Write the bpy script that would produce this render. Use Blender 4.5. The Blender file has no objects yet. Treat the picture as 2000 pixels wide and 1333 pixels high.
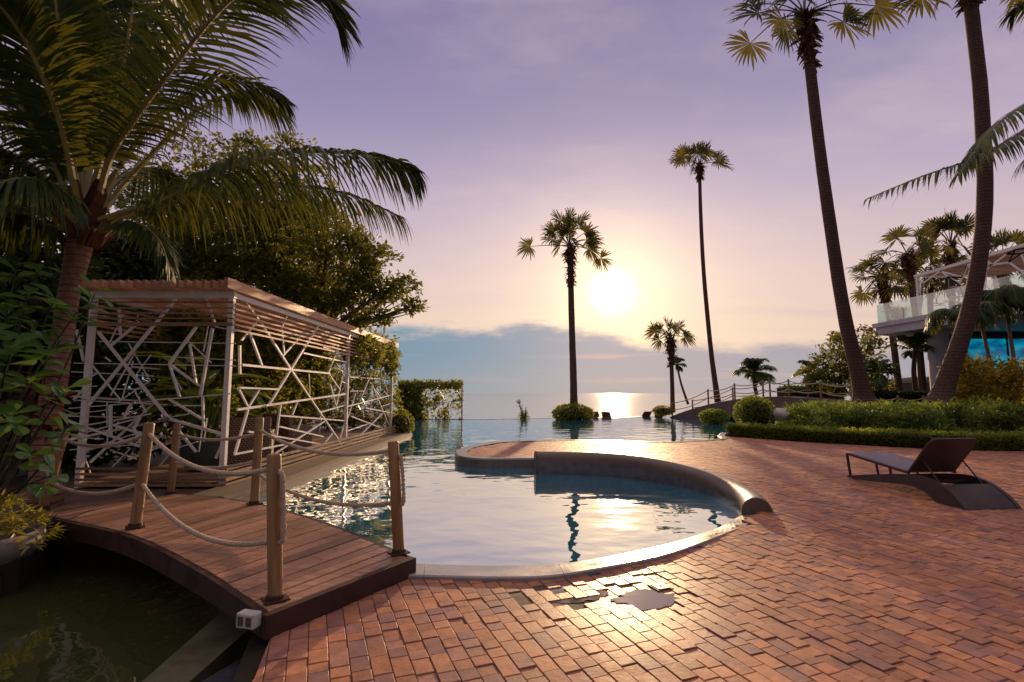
import bpy, math, random
from mathutils import Vector, Matrix, noise
V = Vector
sc = bpy.context.scene
col = sc.collection
R = math.radians
rnd = random.Random(7)

# ------------------------------------------------------------------ camera
PITCH, H = R(5.82), 1.45
cam_d = bpy.data.cameras.new('camera'); cam = bpy.data.objects.new('camera', cam_d); col.objects.link(cam)
cam_d.lens = 18; cam_d.sensor_width = 36; cam_d.clip_end = 20000; cam_d.clip_start = 0.05
cam.location = (0, 0, H); cam.rotation_euler = (math.pi / 2 + PITCH, 0, 0)
sc.camera = cam
# ------------------------------------------------------------------ light
SUN_EL, SUN_AZ = R(11.1), R(11.3)
SUN = V((math.sin(SUN_AZ) * math.cos(SUN_EL), math.cos(SUN_AZ) * math.cos(SUN_EL), math.sin(SUN_EL)))
sl = bpy.data.lights.new('sun', 'SUN'); so = bpy.data.objects.new('sun', sl); col.objects.link(so)
sl.energy = 3.1; sl.angle = R(0.6); sl.color = (1, .66, .36)
so.rotation_euler = SUN.to_track_quat('Z', 'Y').to_euler()
sc.view_settings.view_transform = 'Standard'; sc.view_settings.look = 'None'
sc.view_settings.exposure = .42; sc.view_settings.gamma = 1
sc.cycles.max_bounces = 8; sc.cycles.use_denoising = True
sc.cycles.sample_clamp_indirect = 6


class NT:
    """small helper for writing node trees"""
    def __init__(s, tree): s.t = tree; s.n = tree.nodes; s.l = tree.links
    def new(s, typ, **kw):
        n = s.n.new(typ)
        for k, v in kw.items(): setattr(n, k, v)
        return n
    def put(s, sock, val):
        if val is None: return
        if isinstance(val, bpy.types.NodeSocket): s.l.new(val, sock)
        else: sock.default_value = val
    def m(s, op, a, b=None, c=None, clamp=False):
        n = s.new('ShaderNodeMath', operation=op, use_clamp=clamp)
        s.put(n.inputs[0], a); s.put(n.inputs[1], b); s.put(n.inputs[2], c); return n.outputs[0]
    def vm(s, op, a, b=None):
        n = s.new('ShaderNodeVectorMath', operation=op); s.put(n.inputs[0], a); s.put(n.inputs[1], b)
        return n.outputs['Value'] if op in ('DOT_PRODUCT', 'LENGTH') else n.outputs[0]
    def rng(s, v, a, b, c=0., d=1., smooth=False):
        n = s.new('ShaderNodeMapRange'); n.clamp = True
        if smooth: n.interpolation_type = 'SMOOTHSTEP'
        s.put(n.inputs[0], v)
        for i, x in enumerate((a, b, c, d)): s.put(n.inputs[i + 1], x)
        return n.outputs[0]
    def ramp(s, fac, stops, interp='LINEAR'):
        n = s.new('ShaderNodeValToRGB'); cr = n.color_ramp; cr.interpolation = interp
        while len(cr.elements) < len(stops): cr.elements.new(.5)
        for e, (p, c) in zip(cr.elements, stops):
            e.position = p; e.color = (c[0], c[1], c[2], 1) if len(c) == 3 else c
        s.put(n.inputs[0], fac); return n.outputs[0]
    def mix(s, fac, a, b, mode='MIX'):
        n = s.new('ShaderNodeMix', data_type='RGBA', blend_type=mode)
        s.put(n.inputs[0], fac)
        for i, x in ((6, a), (7, b)):
            if isinstance(x, tuple) and len(x) == 3: x = x + (1,)
            s.put(n.inputs[i], x)
        return n.outputs[2]
    def noise(s, vec, scale, detail=3., rough=.55, dim='3D'):
        n = s.new('ShaderNodeTexNoise', noise_dimensions=dim)
        s.put(n.inputs['Vector'], vec); s.put(n.inputs['Scale'], scale)
        s.put(n.inputs['Detail'], detail); s.put(n.inputs['Roughness'], rough)
        return n.outputs[0]
    def mapping(s, vec, scale=(1, 1, 1), rot=(0, 0, 0), loc=(0, 0, 0)):
        n = s.new('ShaderNodeMapping'); s.put(n.inputs[0], vec)
        n.inputs['Scale'].default_value = scale; n.inputs['Rotation'].default_value = rot; n.inputs['Location'].default_value = loc
        return n.outputs[0]
    def bump(s, h, strength=.3, dist=.01):
        n = s.new('ShaderNodeBump'); s.put(n.inputs['Height'], h); s.put(n.inputs['Strength'], strength); s.put(n.inputs['Distance'], dist)
        return n.outputs[0]


# ------------------------------------------------------------------ sky
w = bpy.data.worlds.new('World'); sc.world = w; w.use_nodes = True
t = NT(w.node_tree); t.n.clear()
d = t.new('ShaderNodeTexCoord').outputs['Generated']
sx = t.new('ShaderNodeSeparateXYZ'); t.l.new(d, sx.inputs[0])
X_, Y_, Z_ = sx.outputs
az = t.m('ARCTAN2', X_, Y_)
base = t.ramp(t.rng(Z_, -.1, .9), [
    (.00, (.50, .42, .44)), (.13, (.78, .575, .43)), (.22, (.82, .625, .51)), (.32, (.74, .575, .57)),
    (.45, (.50, .42, .57)), (.58, (.305, .27, .465)), (.73, (.21, .186, .385)), (.84, (1.0, .82, .80)), (1, (1.35, 1.08, 1.0))])  # zenith stops, above the view, brightened as added fill light for the foreground
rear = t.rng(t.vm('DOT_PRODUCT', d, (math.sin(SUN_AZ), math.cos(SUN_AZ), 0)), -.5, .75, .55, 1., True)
# bluer and darker towards the left and right edges of the view
side = t.rng(t.m('ABSOLUTE', t.m('SUBTRACT', az, .12)), .25, 1.0, 0., .38, True)
base = t.mix(side, base, t.ramp(t.rng(Z_, 0., .8), [(0, (.56, .43, .48)), (.4, (.42, .33, .52)), (.8, (.20, .165, .37)), (1, (1., .8, .8))]))  # top stop carries the same added overhead fill
# thin high streaks, projected on a cloud layer
zc = t.m('ADD', t.m('MAXIMUM', Z_, 0.), .12)
cv = t.new('ShaderNodeCombineXYZ'); t.put(cv.inputs[0], t.m('DIVIDE', X_, zc)); t.put(cv.inputs[1], t.m('DIVIDE', Y_, zc))
n1 = t.noise(t.mapping(cv.outputs[0], (.55, .95, 1), (0, 0, .5)), 1.3, 6., .6)
n2 = t.noise(t.mapping(cv.outputs[0], (.25, 1.3, 1), (0, 0, .15), (3, 1, 0)), .9, 4., .55)
streak = t.rng(n1, .42, .68, 0, 1, True)
base = t.mix(t.m('MULTIPLY', streak, .34), base, (.80, .62, .60))
base = t.mix(t.m('MULTIPLY', t.rng(n2, .50, .74, 0, 1, True), .30), base, (.46, .37, .53))
# sun glow
dt = t.vm('DOT_PRODUCT', d, tuple(SUN))
th = t.m('MULTIPLY', t.m('ARCCOSINE', t.m('MINIMUM', dt, 1.)), 57.2958)
core = t.m('MULTIPLY', t.m('POWER', 2.718, t.m('MULTIPLY', t.m('POWER', t.m('DIVIDE', th, 1.35), 2.), -1.)), 5.0)
mid = t.m('MULTIPLY', t.m('POWER', 2.718, t.m('DIVIDE', th, -3.7)), 1.55)
wide = t.m('MULTIPLY', t.m('POWER', 2.718, t.m('DIVIDE', th, -15.)), .36)
def scaled(f, c):
    return t.mix(1., t.mix(0., c, c), t.m('ADD', f, 0.), 'MULTIPLY')
glow = t.mix(1., scaled(core, (1, .93, .74)), t.mix(1., scaled(mid, (1, .68, .22)), scaled(wide, (1, .64, .28)), 'ADD'), 'ADD')
# low cloud bank over the sea
ed = t.ramp(t.rng(az, -.9, .9), [(0, (.115,) * 3), (.33, (.122,) * 3), (.44, (.128,) * 3), (.515, (.136,) * 3), (.58, (.124,) * 3),
                                 (.66, (.096,) * 3), (.75, (.088,) * 3), (1, (.075,) * 3)], 'EASE')
bn = t.noise(t.mapping(d, (9, 9, 34)), 1., 5., .6)
edge = t.m('ADD', ed, t.m('MULTIPLY', t.m('SUBTRACT', bn, .5), .075))
bank = t.rng(t.m('SUBTRACT', edge, Z_), -.010, .024, 0, 1, True)
bank = t.m('MULTIPLY', bank, t.rng(az, .22, .5, .96, .86))
bcol = t.mix(t.rng(az, -.22, .26, 0, 1, True), (.17, .305, .43), (.335, .335, .43))
bcol = t.mix(t.rng(Z_, .0, .075, .55, 0.), bcol, (.33, .37, .40))
bs = t.noise(t.mapping(d, (4, 4, 60), (0, 0, 0), (2, 5, 1)), 1., 4., .55)
bcol = t.mix(t.m('MULTIPLY', t.rng(bs, .55, .72, 0, 1, True), t.rng(az, -.05, .3, .1, .65)), bcol, (.74, .47, .40))
rim = t.m('MULTIPLY', t.rng(t.m('ABSOLUTE', t.m('SUBTRACT', Z_, t.m('ADD', edge, .010))), -.004, .026, .30, 0, True), 1.)
base = t.mix(rim, base, (.82, .66, .54))
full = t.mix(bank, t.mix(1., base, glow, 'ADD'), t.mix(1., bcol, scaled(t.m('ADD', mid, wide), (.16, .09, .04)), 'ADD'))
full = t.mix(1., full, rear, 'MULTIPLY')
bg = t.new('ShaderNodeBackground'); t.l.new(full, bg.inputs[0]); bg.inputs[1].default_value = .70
sky = t.new('ShaderNodeTexSky'); sky.sky_type = 'NISHITA'; sky.sun_disc = False
sky.sun_elevation = SUN_EL; sky.sun_rotation = SUN_AZ
bg2 = t.new('ShaderNodeBackground'); t.l.new(sky.outputs[0], bg2.inputs[0]); bg2.inputs[1].default_value = .0015
ad = t.new('ShaderNodeAddShader'); t.l.new(bg.outputs[0], ad.inputs[0]); t.l.new(bg2.outputs[0], ad.inputs[1])
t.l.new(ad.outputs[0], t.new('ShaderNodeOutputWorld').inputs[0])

# ------------------------------------------------------------------ projection used to take measurements off the photograph
CP, SP = math.cos(PITCH), math.sin(PITCH)
def ray(px, py):
    u, v = (px - 1000) / 1000, (666.5 - py) / 1000
    return V((u, CP - v * SP, SP + v * CP))
def G(px, py, z=0.):
    r = ray(px, py); return V((0, 0, H)) + r * ((z - H) / r.z)
def P(px, py, Y):
    r = ray(px, py); return V((0, 0, H)) + r * (Y / r.y)
def onwall(px, py, a, b):
    """point of the vertical plane over the ground line a-b"""
    r = ray(px, py); n = V((b[1] - a[1], a[0] - b[0]))
    s = (n.x * a[0] + n.y * a[1]) / (n.x * r.x + n.y * r.y)
    return V((0, 0, H)) + r * s
def sst(a, b, x):
    k = min(1, max(0, (x - a) / (b - a))); return k * k * (3 - 2 * k)
def gz(y): return .15 * sst(4.2, 9.2, y)

# ------------------------------------------------------------------ mesh building
def catmull(pts, n):
    pts = [V(p) for p in pts]
    if len(pts) == 2: return [pts[0].lerp(pts[1], i / (n - 1)) for i in range(n)]
    q = [2 * pts[0] - pts[1]] + pts + [2 * pts[-1] - pts[-2]]
    out = []; m = len(pts) - 1
    for i in range(n):
        x = i / (n - 1) * m; k = min(int(x), m - 1); u = x - k
        a, b, c, d_ = q[k:k + 4]
        out.append(.5 * ((2 * b) + (c - a) * u + (2 * a - 5 * b + 4 * c - d_) * u * u + (3 * b - a - 3 * c + d_) * u ** 3))
    return out
def rv(s=1.): return V((rnd.gauss(0, s), rnd.gauss(0, s), rnd.gauss(0, s)))
def unit(v):
    return v.normalized() if v.length > 1e-6 else V((0, 0, 1))

def root_loc(o):
    l = V((0, 0, 0))
    while o is not None: l = l + o.location; o = o.parent
    return l

class MB:
    def __init__(s): s.v = []; s.f = []; s.m = []
    def add(s, vs, fs, mi=0):
        k = len(s.v); s.v += [tuple(x) for x in vs]
        s.f += [tuple(i + k for i in f) for f in fs]; s.m += [mi] * len(fs)
    def box(s, c, size, rz=0., mi=0, bev=0.):
        c = V(c); hx, hy, hz = [x / 2 for x in size]; M = Matrix.Rotation(rz, 3, 'Z')
        if bev:
            b = bev; vs = []
            for z, i in ((-hz, 1), (-hz + b, 0), (hz - b, 0), (hz, 1)):
                k = b if i else 0
                for x, y in ((-hx + b, -hy + k), (hx - b, -hy + k), (hx - k, -hy + b), (hx - k, hy - b), (hx - b, hy - k), (-hx + b, hy - k), (-hx + k, hy - b), (-hx + k, -hy + b)):
                    vs.append(c + M @ V((x, y, z)))
            fs = [tuple(reversed(range(8))), tuple(range(24, 32))]
            for r in range(3):
                for j in range(8): fs.append((r * 8 + j, r * 8 + (j + 1) % 8, r * 8 + 8 + (j + 1) % 8, r * 8 + 8 + j))
            s.add(vs, fs, mi); return
        vs = [c + M @ V((x, y, z)) for z in (-hz, hz) for x, y in ((-hx, -hy), (hx, -hy), (hx, hy), (-hx, hy))]
        s.add(vs, [(3, 2, 1, 0), (4, 5, 6, 7), (0, 1, 5, 4), (1, 2, 6, 5), (2, 3, 7, 6), (3, 0, 4, 7)], mi)
    def bar(s, p, q, wd, hg=None, up=V((0, 0, 1)), mi=0):
        p, q = V(p), V(q); hg = hg or wd; T = unit(q - p)
        if abs(T.dot(up)) > .95: up = V((0, 1, 0))
        S = unit(T.cross(up)); U = S.cross(T)
        vs = [b + S * x * wd / 2 + U * y * hg / 2 for b in (p, q) for x, y in ((-1, -1), (1, -1), (1, 1), (-1, 1))]
        s.add(vs, [(3, 2, 1, 0), (4, 5, 6, 7), (0, 1, 5, 4), (1, 2, 6, 5), (2, 3, 7, 6), (3, 0, 4, 7)], mi)
    def tube(s, pts, rad, n=8, mi=0, cap=True, wob=0.):
        pts = [V(p) for p in pts]; m = len(pts)
        if not hasattr(rad, '__len__'): rad = [rad] * m
        T = unit(pts[1] - pts[0]); ref = V((1, 0, 0)) if abs(T.x) < .8 else V((0, 1, 0))
        S = unit(T.cross(ref)); vs = []
        for i in range(m):
            T = unit(pts[min(i + 1, m - 1)] - pts[max(i - 1, 0)])
            S = unit(S - T * S.dot(T)); U = T.cross(S)
            for j in range(n):
                a = 2 * math.pi * j / n
                r = rad[i] * (1 + (rnd.uniform(-wob, wob) if wob else 0))
                vs.append(pts[i] + (S * math.cos(a) + U * math.sin(a)) * r)
        fs = [(i * n + j, i * n + (j + 1) % n, i * n + n + (j + 1) % n, i * n + n + j) for i in range(m - 1) for j in range(n)]
        if cap: fs += [tuple(reversed(range(n))), tuple((m - 1) * n + j for j in range(n))]
        s.add(vs, fs, mi)
    def lathe(s, prof, c, n=24, mi=0):
        c = V(c); vs = [c + V((r * math.cos(2 * math.pi * j / n), r * math.sin(2 * math.pi * j / n), z)) for r, z in prof for j in range(n)]
        m = len(prof)
        fs = [(i * n + j, i * n + (j + 1) % n, i * n + n + (j + 1) % n, i * n + n + j) for i in range(m - 1) for j in range(n)]
        s.add(vs, fs, mi)
    def prism(s, poly, z0, z1, mi=0):
        n = len(poly); vs = [(p[0], p[1], z0) for p in poly] + [(p[0], p[1], z1) for p in poly]
        fs = [tuple(reversed(range(n))), tuple(range(n, 2 * n))] + [(i, (i + 1) % n, n + (i + 1) % n, n + i) for i in range(n)]
        s.add(vs, fs, mi)
    def sweep(s, prof_rows, closed_prof=True, mi=0, cap=True):
        """rows of equally long vertex loops skinned to each other"""
        n = len(prof_rows[0]); vs = [p for r in prof_rows for p in r]; k = n if closed_prof else n - 1
        fs = [(i * n + j, i * n + (j + 1) % n, i * n + n + (j + 1) % n, i * n + n + j) for i in range(len(prof_rows) - 1) for j in range(k)]
        if cap and closed_prof: fs += [tuple(reversed(range(n))), tuple((len(prof_rows) - 1) * n + j for j in range(n))]
        s.add(vs, fs, mi)
    def leaf(s, p, dr, nr, l, wd, mi=0):
        S = dr.cross(nr); S = S.normalized() if S.length > 1e-5 else V((1, 0, 0))
        m_ = p + dr * l * .5 + nr * l * .06
        s.add([p, m_ + S * wd / 2, p + dr * l - nr * l * .08, m_ - S * wd / 2], [(0, 1, 2, 3)], mi)
    def bigleaf(s, p, dr, nr, l, wd, mi=0, fold=.15, droop=.25, prof=((0, .1), (.2, .34), (.5, .8), (.75, 1.), (.92, .72), (1, .05))):
        S = unit(dr.cross(nr)); N = unit(S.cross(dr)); vs = []
        for u, ww in prof:
            c = p + dr * l * u - N * droop * l * u * u
            vs += [c + S * wd / 2 * ww + N * fold * wd * ww, c, c - S * wd / 2 * ww + N * fold * wd * ww]
        fs = []
        for i in range(len(prof) - 1):
            k = i * 3; fs += [(k, k + 1, k + 4, k + 3), (k + 1, k + 2, k + 5, k + 4)]
        s.add(vs, fs, mi)
    def build(s, name, mats, parent=None, base=None, smooth=False):
        me = bpy.data.meshes.new(name); o = bpy.data.objects.new(name, me); col.objects.link(o)
        if parent is not None: off = root_loc(parent); o.parent = parent
        else:
            off = V(base) if base is not None else V((0, 0, 0)); o.location = off
        me.from_pydata([(x - off.x, y - off.y, z - off.z) for x, y, z in s.v], [], s.f)
        for m_ in (mats if isinstance(mats, (list, tuple)) else [mats]): me.materials.append(m_)
        me.polygons.foreach_set('material_index', s.m)
        if smooth: me.polygons.foreach_set('use_smooth', [True] * len(s.f))
        me.update(); return o

def tag(o, label=None, cat=None, group=None, kind=None):
    for k, v_ in (('label', label), ('category', cat), ('group', group), ('kind', kind)):
        if v_: o[k] = v_
    return o
def thing(name, label, cat, loc, group=None):
    o = bpy.data.objects.new(name, None); col.objects.link(o); o.location = loc; o.empty_display_size = .2
    return tag(o, label, cat, group)
def copy_tree(o, parent=None):
    c = o.copy(); col.objects.link(c)
    if parent is not None: c.parent = parent
    for ch in list(o.children): copy_tree(ch, c)
    return c

# ------------------------------------------------------------------ materials
def mat(name):
    m_ = bpy.data.materials.new(name); m_.use_nodes = True; t = NT(m_.node_tree); t.n.clear()
    t.out = t.new('ShaderNodeOutputMaterial'); t.obj = t.new('ShaderNodeTexCoord').outputs['Object']
    t.geo = t.new('ShaderNodeNewGeometry'); t.isl = t.geo.outputs['Random Per Island']; t.pos = t.geo.outputs['Position']
    return m_, t
def pbsdf(t, colr, rough=.5, normal=None, spec=.5, metal=0., coat=0.):
    b = t.new('ShaderNodeBsdfPrincipled')
    if isinstance(colr, tuple): colr = colr + (1,) if len(colr) == 3 else colr
    t.put(b.inputs['Base Color'], colr); t.put(b.inputs['Roughness'], rough)
    t.put(b.inputs['Specular IOR Level'], spec); t.put(b.inputs['Metallic'], metal)
    t.put(b.inputs['Coat Weight'], coat)
    if normal is not None: t.l.new(normal, b.inputs['Normal'])
    return b
def solid(name, c, rough=.6, var=.25, scale=6., bump=.0, bscale=40., spec=.4, metal=0., isl=.0, stretch=(1, 1, 1), coat=0.):
    m_, t = mat(name)
    n = t.noise(t.mapping(t.pos, stretch), scale, 5., .6)
    k = t.rng(n, .3, .7, 1 - var, 1 + var)
    if isl: k = t.m('MULTIPLY', k, t.rng(t.isl, 0, 1, 1 - isl, 1 + isl))
    cc = t.mix(1., c, k, 'MULTIPLY')
    nm = t.bump(t.noise(t.mapping(t.pos, stretch), bscale, 4., .6), bump, .01) if bump else None
    r_ = t.rng(n, .3, .7, max(.02, rough - .1), rough + .1)
    b = pbsdf(t, cc, r_, nm, spec, metal, coat); t.l.new(b.outputs[0], t.out.inputs[0]); return m_
def leafmat(name, dark, light, trans=.35, rough=.45, spec=.35, tcol=None):
    m_, t = mat(name)
    f = t.m('MULTIPLY_ADD', t.isl, .55, t.m('MULTIPLY', t.rng(t.noise(t.pos, 1.7, 2.), .35, .65), .45))
    c = t.mix(f, dark, light)
    b = pbsdf(t, c, rough, None, spec)
    tr = t.new('ShaderNodeBsdfTranslucent')
    tc = tcol or tuple(min(1, x * k) for x, k in zip(light, (2.6, 2.3, 1.2)))
    t.l.new(t.mix(f, tuple(x * .6 for x in tc), tc), tr.inputs[0])
    mx = t.new('ShaderNodeMixShader'); mx.inputs[0].default_value = trans
    t.l.new(b.outputs[0], mx.inputs[1]); t.l.new(tr.outputs[0], mx.inputs[2]); t.l.new(mx.outputs[0], t.out.inputs[0])
    return m_

M = {}
M['palm_leaf'] = leafmat('palm_leaf', (.016, .036, .008), (.046, .085, .018), .19, .5, .22, (.30, .28, .03))
M['fan_leaf'] = leafmat('fan_leaf', (.018, .027, .009), (.050, .060, .017), .30, .6, .2, (.26, .22, .04))
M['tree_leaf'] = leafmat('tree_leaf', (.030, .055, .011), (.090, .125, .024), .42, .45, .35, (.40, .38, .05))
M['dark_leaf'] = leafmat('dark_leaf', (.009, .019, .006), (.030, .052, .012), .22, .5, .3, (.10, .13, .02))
M['glossy_leaf'] = leafmat('glossy_leaf', (.035, .095, .022), (.08, .18, .040), .30, .22, .7, (.34, .52, .07))
M['banana_leaf'] = leafmat('banana_leaf', (.05, .12, .022), (.13, .22, .04), .5, .4, .4, (.50, .58, .07))
M['vine_leaf'] = leafmat('vine_leaf', (.045, .075, .012), (.14, .17, .026), .45, .5, .3, (.50, .48, .06))
M['hedge_leaf'] = leafmat('hedge_leaf', (.045, .09, .014), (.14, .20, .03), .45, .5, .3, (.46, .52, .05))
M['lily_leaf'] = leafmat('lily_leaf', (.038, .09, .014), (.15, .24, .034), .48, .4, .4, (.52, .64, .06))
M['bed_leaf'] = leafmat('bed_leaf', (.020, .042, .009), (.07, .12, .022), .32, .5, .3, (.26, .32, .03))
M['yellow_leaf'] = leafmat('yellow_leaf', (.14, .14, .015), (.42, .36, .05), .35, .4, .4, (.70, .60, .08))
M['gold_leaf'] = leafmat('gold_leaf', (.06, .07, .010), (.36, .28, .03), .40, .5, .3, (.80, .58, .05))
M['red_leaf'] = leafmat('red_leaf', (.030, .006, .010), (.11, .018, .022), .25, .4, .4, (.20, .03, .03))
M['rust_leaf'] = leafmat('rust_leaf', (.06, .03, .012), (.16, .06, .02), .35, .5, .3, (.30, .12, .03))
M['bark'] = solid('bark', (.115, .072, .052), .85, .45, 9., .6, 30., .2, stretch=(1, 1, 3))
def ringbark(name, c1, c2, freq):
    m_, t = mat(name)
    sx = t.new('ShaderNodeSeparateXYZ'); t.l.new(t.pos, sx.inputs[0])
    wob = t.noise(t.pos, 3., 4.)
    ph = t.m('MULTIPLY_ADD', sx.outputs[2], freq, t.m('MULTIPLY', wob, 1.3))
    saw = t.m('FRACT', ph)
    n = t.noise(t.mapping(t.pos, (1, 1, .35)), 16., 5., .65)
    c = t.mix(t.rng(saw, .0, .35, .8, 0), t.mix(t.rng(n, .3, .7), c1, c2), tuple(x * .7 for x in c1))
    nm = t.bump(t.m('ADD', t.m('MULTIPLY', t.rng(saw, 0, .2), .6), t.m('MULTIPLY', n, .7)), .8, .025)
    b = pbsdf(t, c, .85, nm, .25); t.l.new(b.outputs[0], t.out.inputs[0]); return m_
M['coco_bark'] = ringbark('coco_bark', (.20, .11, .075), (.34, .19, .125), 13.)
M['palm_bark'] = ringbark('palm_bark', (.075, .043, .035), (.135, .078, .058), 9.)
M['husk'] = solid('husk', (.13, .058, .028), .85, .5, 8., .5, 30., .2, isl=.4)
M['rachis'] = solid('rachis', (.26, .20, .055), .5, .35, 3., .2, 30., .4)
M['fan_stem'] = solid('fan_stem', (.085, .065, .03), .6, .3, 3.)
M['white_metal'] = solid('white_metal', (.74, .68, .62), .42, .12, 5., .1, 60., .4)
M['black_metal'] = solid('black_metal', (.03, .022, .02), .5, .2, 5.)
def woodmat(name, c1, c2, rough=.55, grain=(1, 12, 12), isl=.35, bump=.25, rot=0., wet=0.):
    m_, t = mat(name)
    v_ = t.mapping(t.pos, grain, (0, 0, rot))
    off = t.new('ShaderNodeCombineXYZ'); t.put(off.inputs[2], t.m('MULTIPLY', t.isl, 40.))
    v_ = t.vm('ADD', v_, off.outputs[0])
    n = t.noise(v_, 2.2, 8., .68)
    n2 = t.noise(t.pos, 1.1, 5., .6)
    c = t.mix(t.rng(n, .32, .68), c1, c2)
    c = t.mix(1., c, t.m('MULTIPLY', t.rng(t.isl, 0, 1, 1 - isl, 1 + isl), t.rng(n2, .3, .7, .72, 1.22)), 'MULTIPLY')
    r_ = t.m('ADD', t.rng(n2, .35, .7, rough - .16, rough + .12), t.rng(n, .3, .7, -.05, .1))
    b = pbsdf(t, c, r_, t.bump(n, bump, .006), .4); t.l.new(b.outputs[0], t.out.inputs[0]); return m_
ANG = math.atan2(1.0, .62)
M['deck'] = woodmat('deck', (.19, .082, .050), (.43, .235, .155), .42, (1.2, 16, 10), .35, .35, -ANG)
M['deck_side'] = solid('deck_side', (.045, .020, .014), .55, .35, 5., .3, 20., .3)
M['post_wood'] = woodmat('post_wood', (.15, .078, .030), (.37, .225, .09), .5, (14, 14, .9), .1, .45)
M['slat_wood'] = woodmat('slat_wood', (.46, .215, .11), (.68, .37, .21), .6, (12, 1, 12), .25, .2)
M['board_wood'] = woodmat('board_wood', (.20, .115, .065), (.36, .215, .13), .6, (9, 1, 9), .3, .2)
M['patio'] = solid('patio', (.17, .105, .075), .55, .3, 1.2, .15, 12.)
M['rope'] = solid('rope', (.46, .36, .27), .85, .25, 30., .6, 160., .2)
M['coping'] = solid('coping', (.27, .245, .25), .26, .16, 2.2, .03, 40., .8)
M['tile_edge'] = solid('tile_edge', (.085, .085, .10), .25, .3, 8., .05, 60., .5)
M['coping_dark'] = solid('coping_dark', (.11, .10, .10), .3, .28, 2.5, .15, 50., .5)
M['wall_stone'] = solid('wall_stone', (.105, .074, .055), .42, .28, 2.5, .18, 50., .5)
M['concrete'] = solid('concrete', (.22, .19, .175), .75, .3, 5., .35, 60., .3)
M['ramp'] = solid('ramp', (.11, .10, .06), .6, .4, 4., .3, 30., .3)
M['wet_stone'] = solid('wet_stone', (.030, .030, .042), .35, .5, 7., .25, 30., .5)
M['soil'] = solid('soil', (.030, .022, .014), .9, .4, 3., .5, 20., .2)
M['sand'] = solid('sand', (.22, .16, .11), .9, .3, 1., .3, 10., .2)
M['lawn'] = solid('lawn', (.030, .042, .012), .9, .5, 2., .6, 20., .2)
M['bridge_stone'] = solid('bridge_stone', (.13, .088, .075), .7, .3, 3., .4, 26., .3)
M['rock'] = solid('rock', (.50, .45, .42), .8, .3, 3., .5, 16., .3)
M['render_wall'] = solid('render_wall', (.52, .47, .50), .7, .14, 1.2, .1, 30., .3)
M['dark_room'] = solid('dark_room', (.018, .016, .016), .7, .3, 2.)
M['thatch'] = solid('thatch', (.030, .024, .022), .9, .4, 6., .5, 30., .2)
M['rattan_black'] = solid('rattan_black', (.045, .030, .028), .5, .25, 5., .0, 60., .45)
M['sling'] = solid('sling', (.17, .135, .18), .55, .12, 5., .2, 300., .4)
M['clay'] = solid('clay', (.045, .06, .045), .4, .3, 4.)
M['pot_white'] = solid('pot_white', (.6, .57, .56), .5, .12, 4.)
M['box_grey'] = solid('box_grey', (.46, .45, .43), .5, .15, 12.)
M['socket_dark'] = solid('socket_dark', (.09, .06, .045), .5, .2, 12.)
M['brass'] = solid('brass', (.32, .25, .13), .38, .3, 20., .0, 60., .5, .6)
M['beach_dark'] = solid('beach_dark', (.17, .10, .075), .6, .2, 5.)
M['petal'] = solid('petal', (.20, .05, .14), .6, .3, 8.)
# woven rattan
m_, t = mat('wicker'); M['wicker'] = m_
wv1 = t.new('ShaderNodeTexWave', wave_type='BANDS', bands_direction='Z'); t.l.new(t.pos, wv1.inputs[0]); wv1.inputs['Scale'].default_value = 9.
wv2 = t.new('ShaderNodeTexWave', wave_type='BANDS', bands_direction='DIAGONAL'); t.l.new(t.pos, wv2.inputs[0]); wv2.inputs['Scale'].default_value = 8.
k = t.m('MULTIPLY', wv1.outputs[1], wv2.outputs[1])
b = pbsdf(t, t.mix(k, (.09, .05, .03), (.42, .27, .19)), .55, t.bump(k, .8, .01)); t.l.new(b.outputs[0], t.out.inputs[0])
# lounger weave
m_, t = mat('rattan'); M['rattan'] = m_
wv1 = t.new('ShaderNodeTexWave', wave_type='BANDS', bands_direction='Z'); t.l.new(t.pos, wv1.inputs[0]); wv1.inputs['Scale'].default_value = 34.; wv1.inputs['Distortion'].default_value = 1.5
n = t.noise(t.pos, 5., 4.)
b = pbsdf(t, t.mix(t.rng(n, .3, .7), (.036, .022, .021), (.066, .040, .037)), .5, t.bump(wv1.outputs[1], .5, .004), .4); t.l.new(b.outputs[0], t.out.inputs[0])
# mosaic on the pool side
m_, t = mat('mosaic'); M['mosaic'] = m_
br = t.new('ShaderNodeTexBrick'); br.offset = 0.; t.l.new(t.mapping(t.pos, (1, 1, 1), (R(90), 0, R(90))), br.inputs[0])
br.inputs['Color1'].default_value = (.115, .082, .058, 1); br.inputs['Color2'].default_value = (.20, .145, .10, 1); br.inputs['Mortar'].default_value = (.14, .12, .10, 1)
br.inputs['Scale'].default_value = 9.; br.inputs['Brick Width'].default_value = .4; br.inputs['Row Height'].default_value = .4
b = pbsdf(t, br.outputs[0], .75, None, .2); t.l.new(b.outputs[0], t.out.inputs[0])
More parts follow.
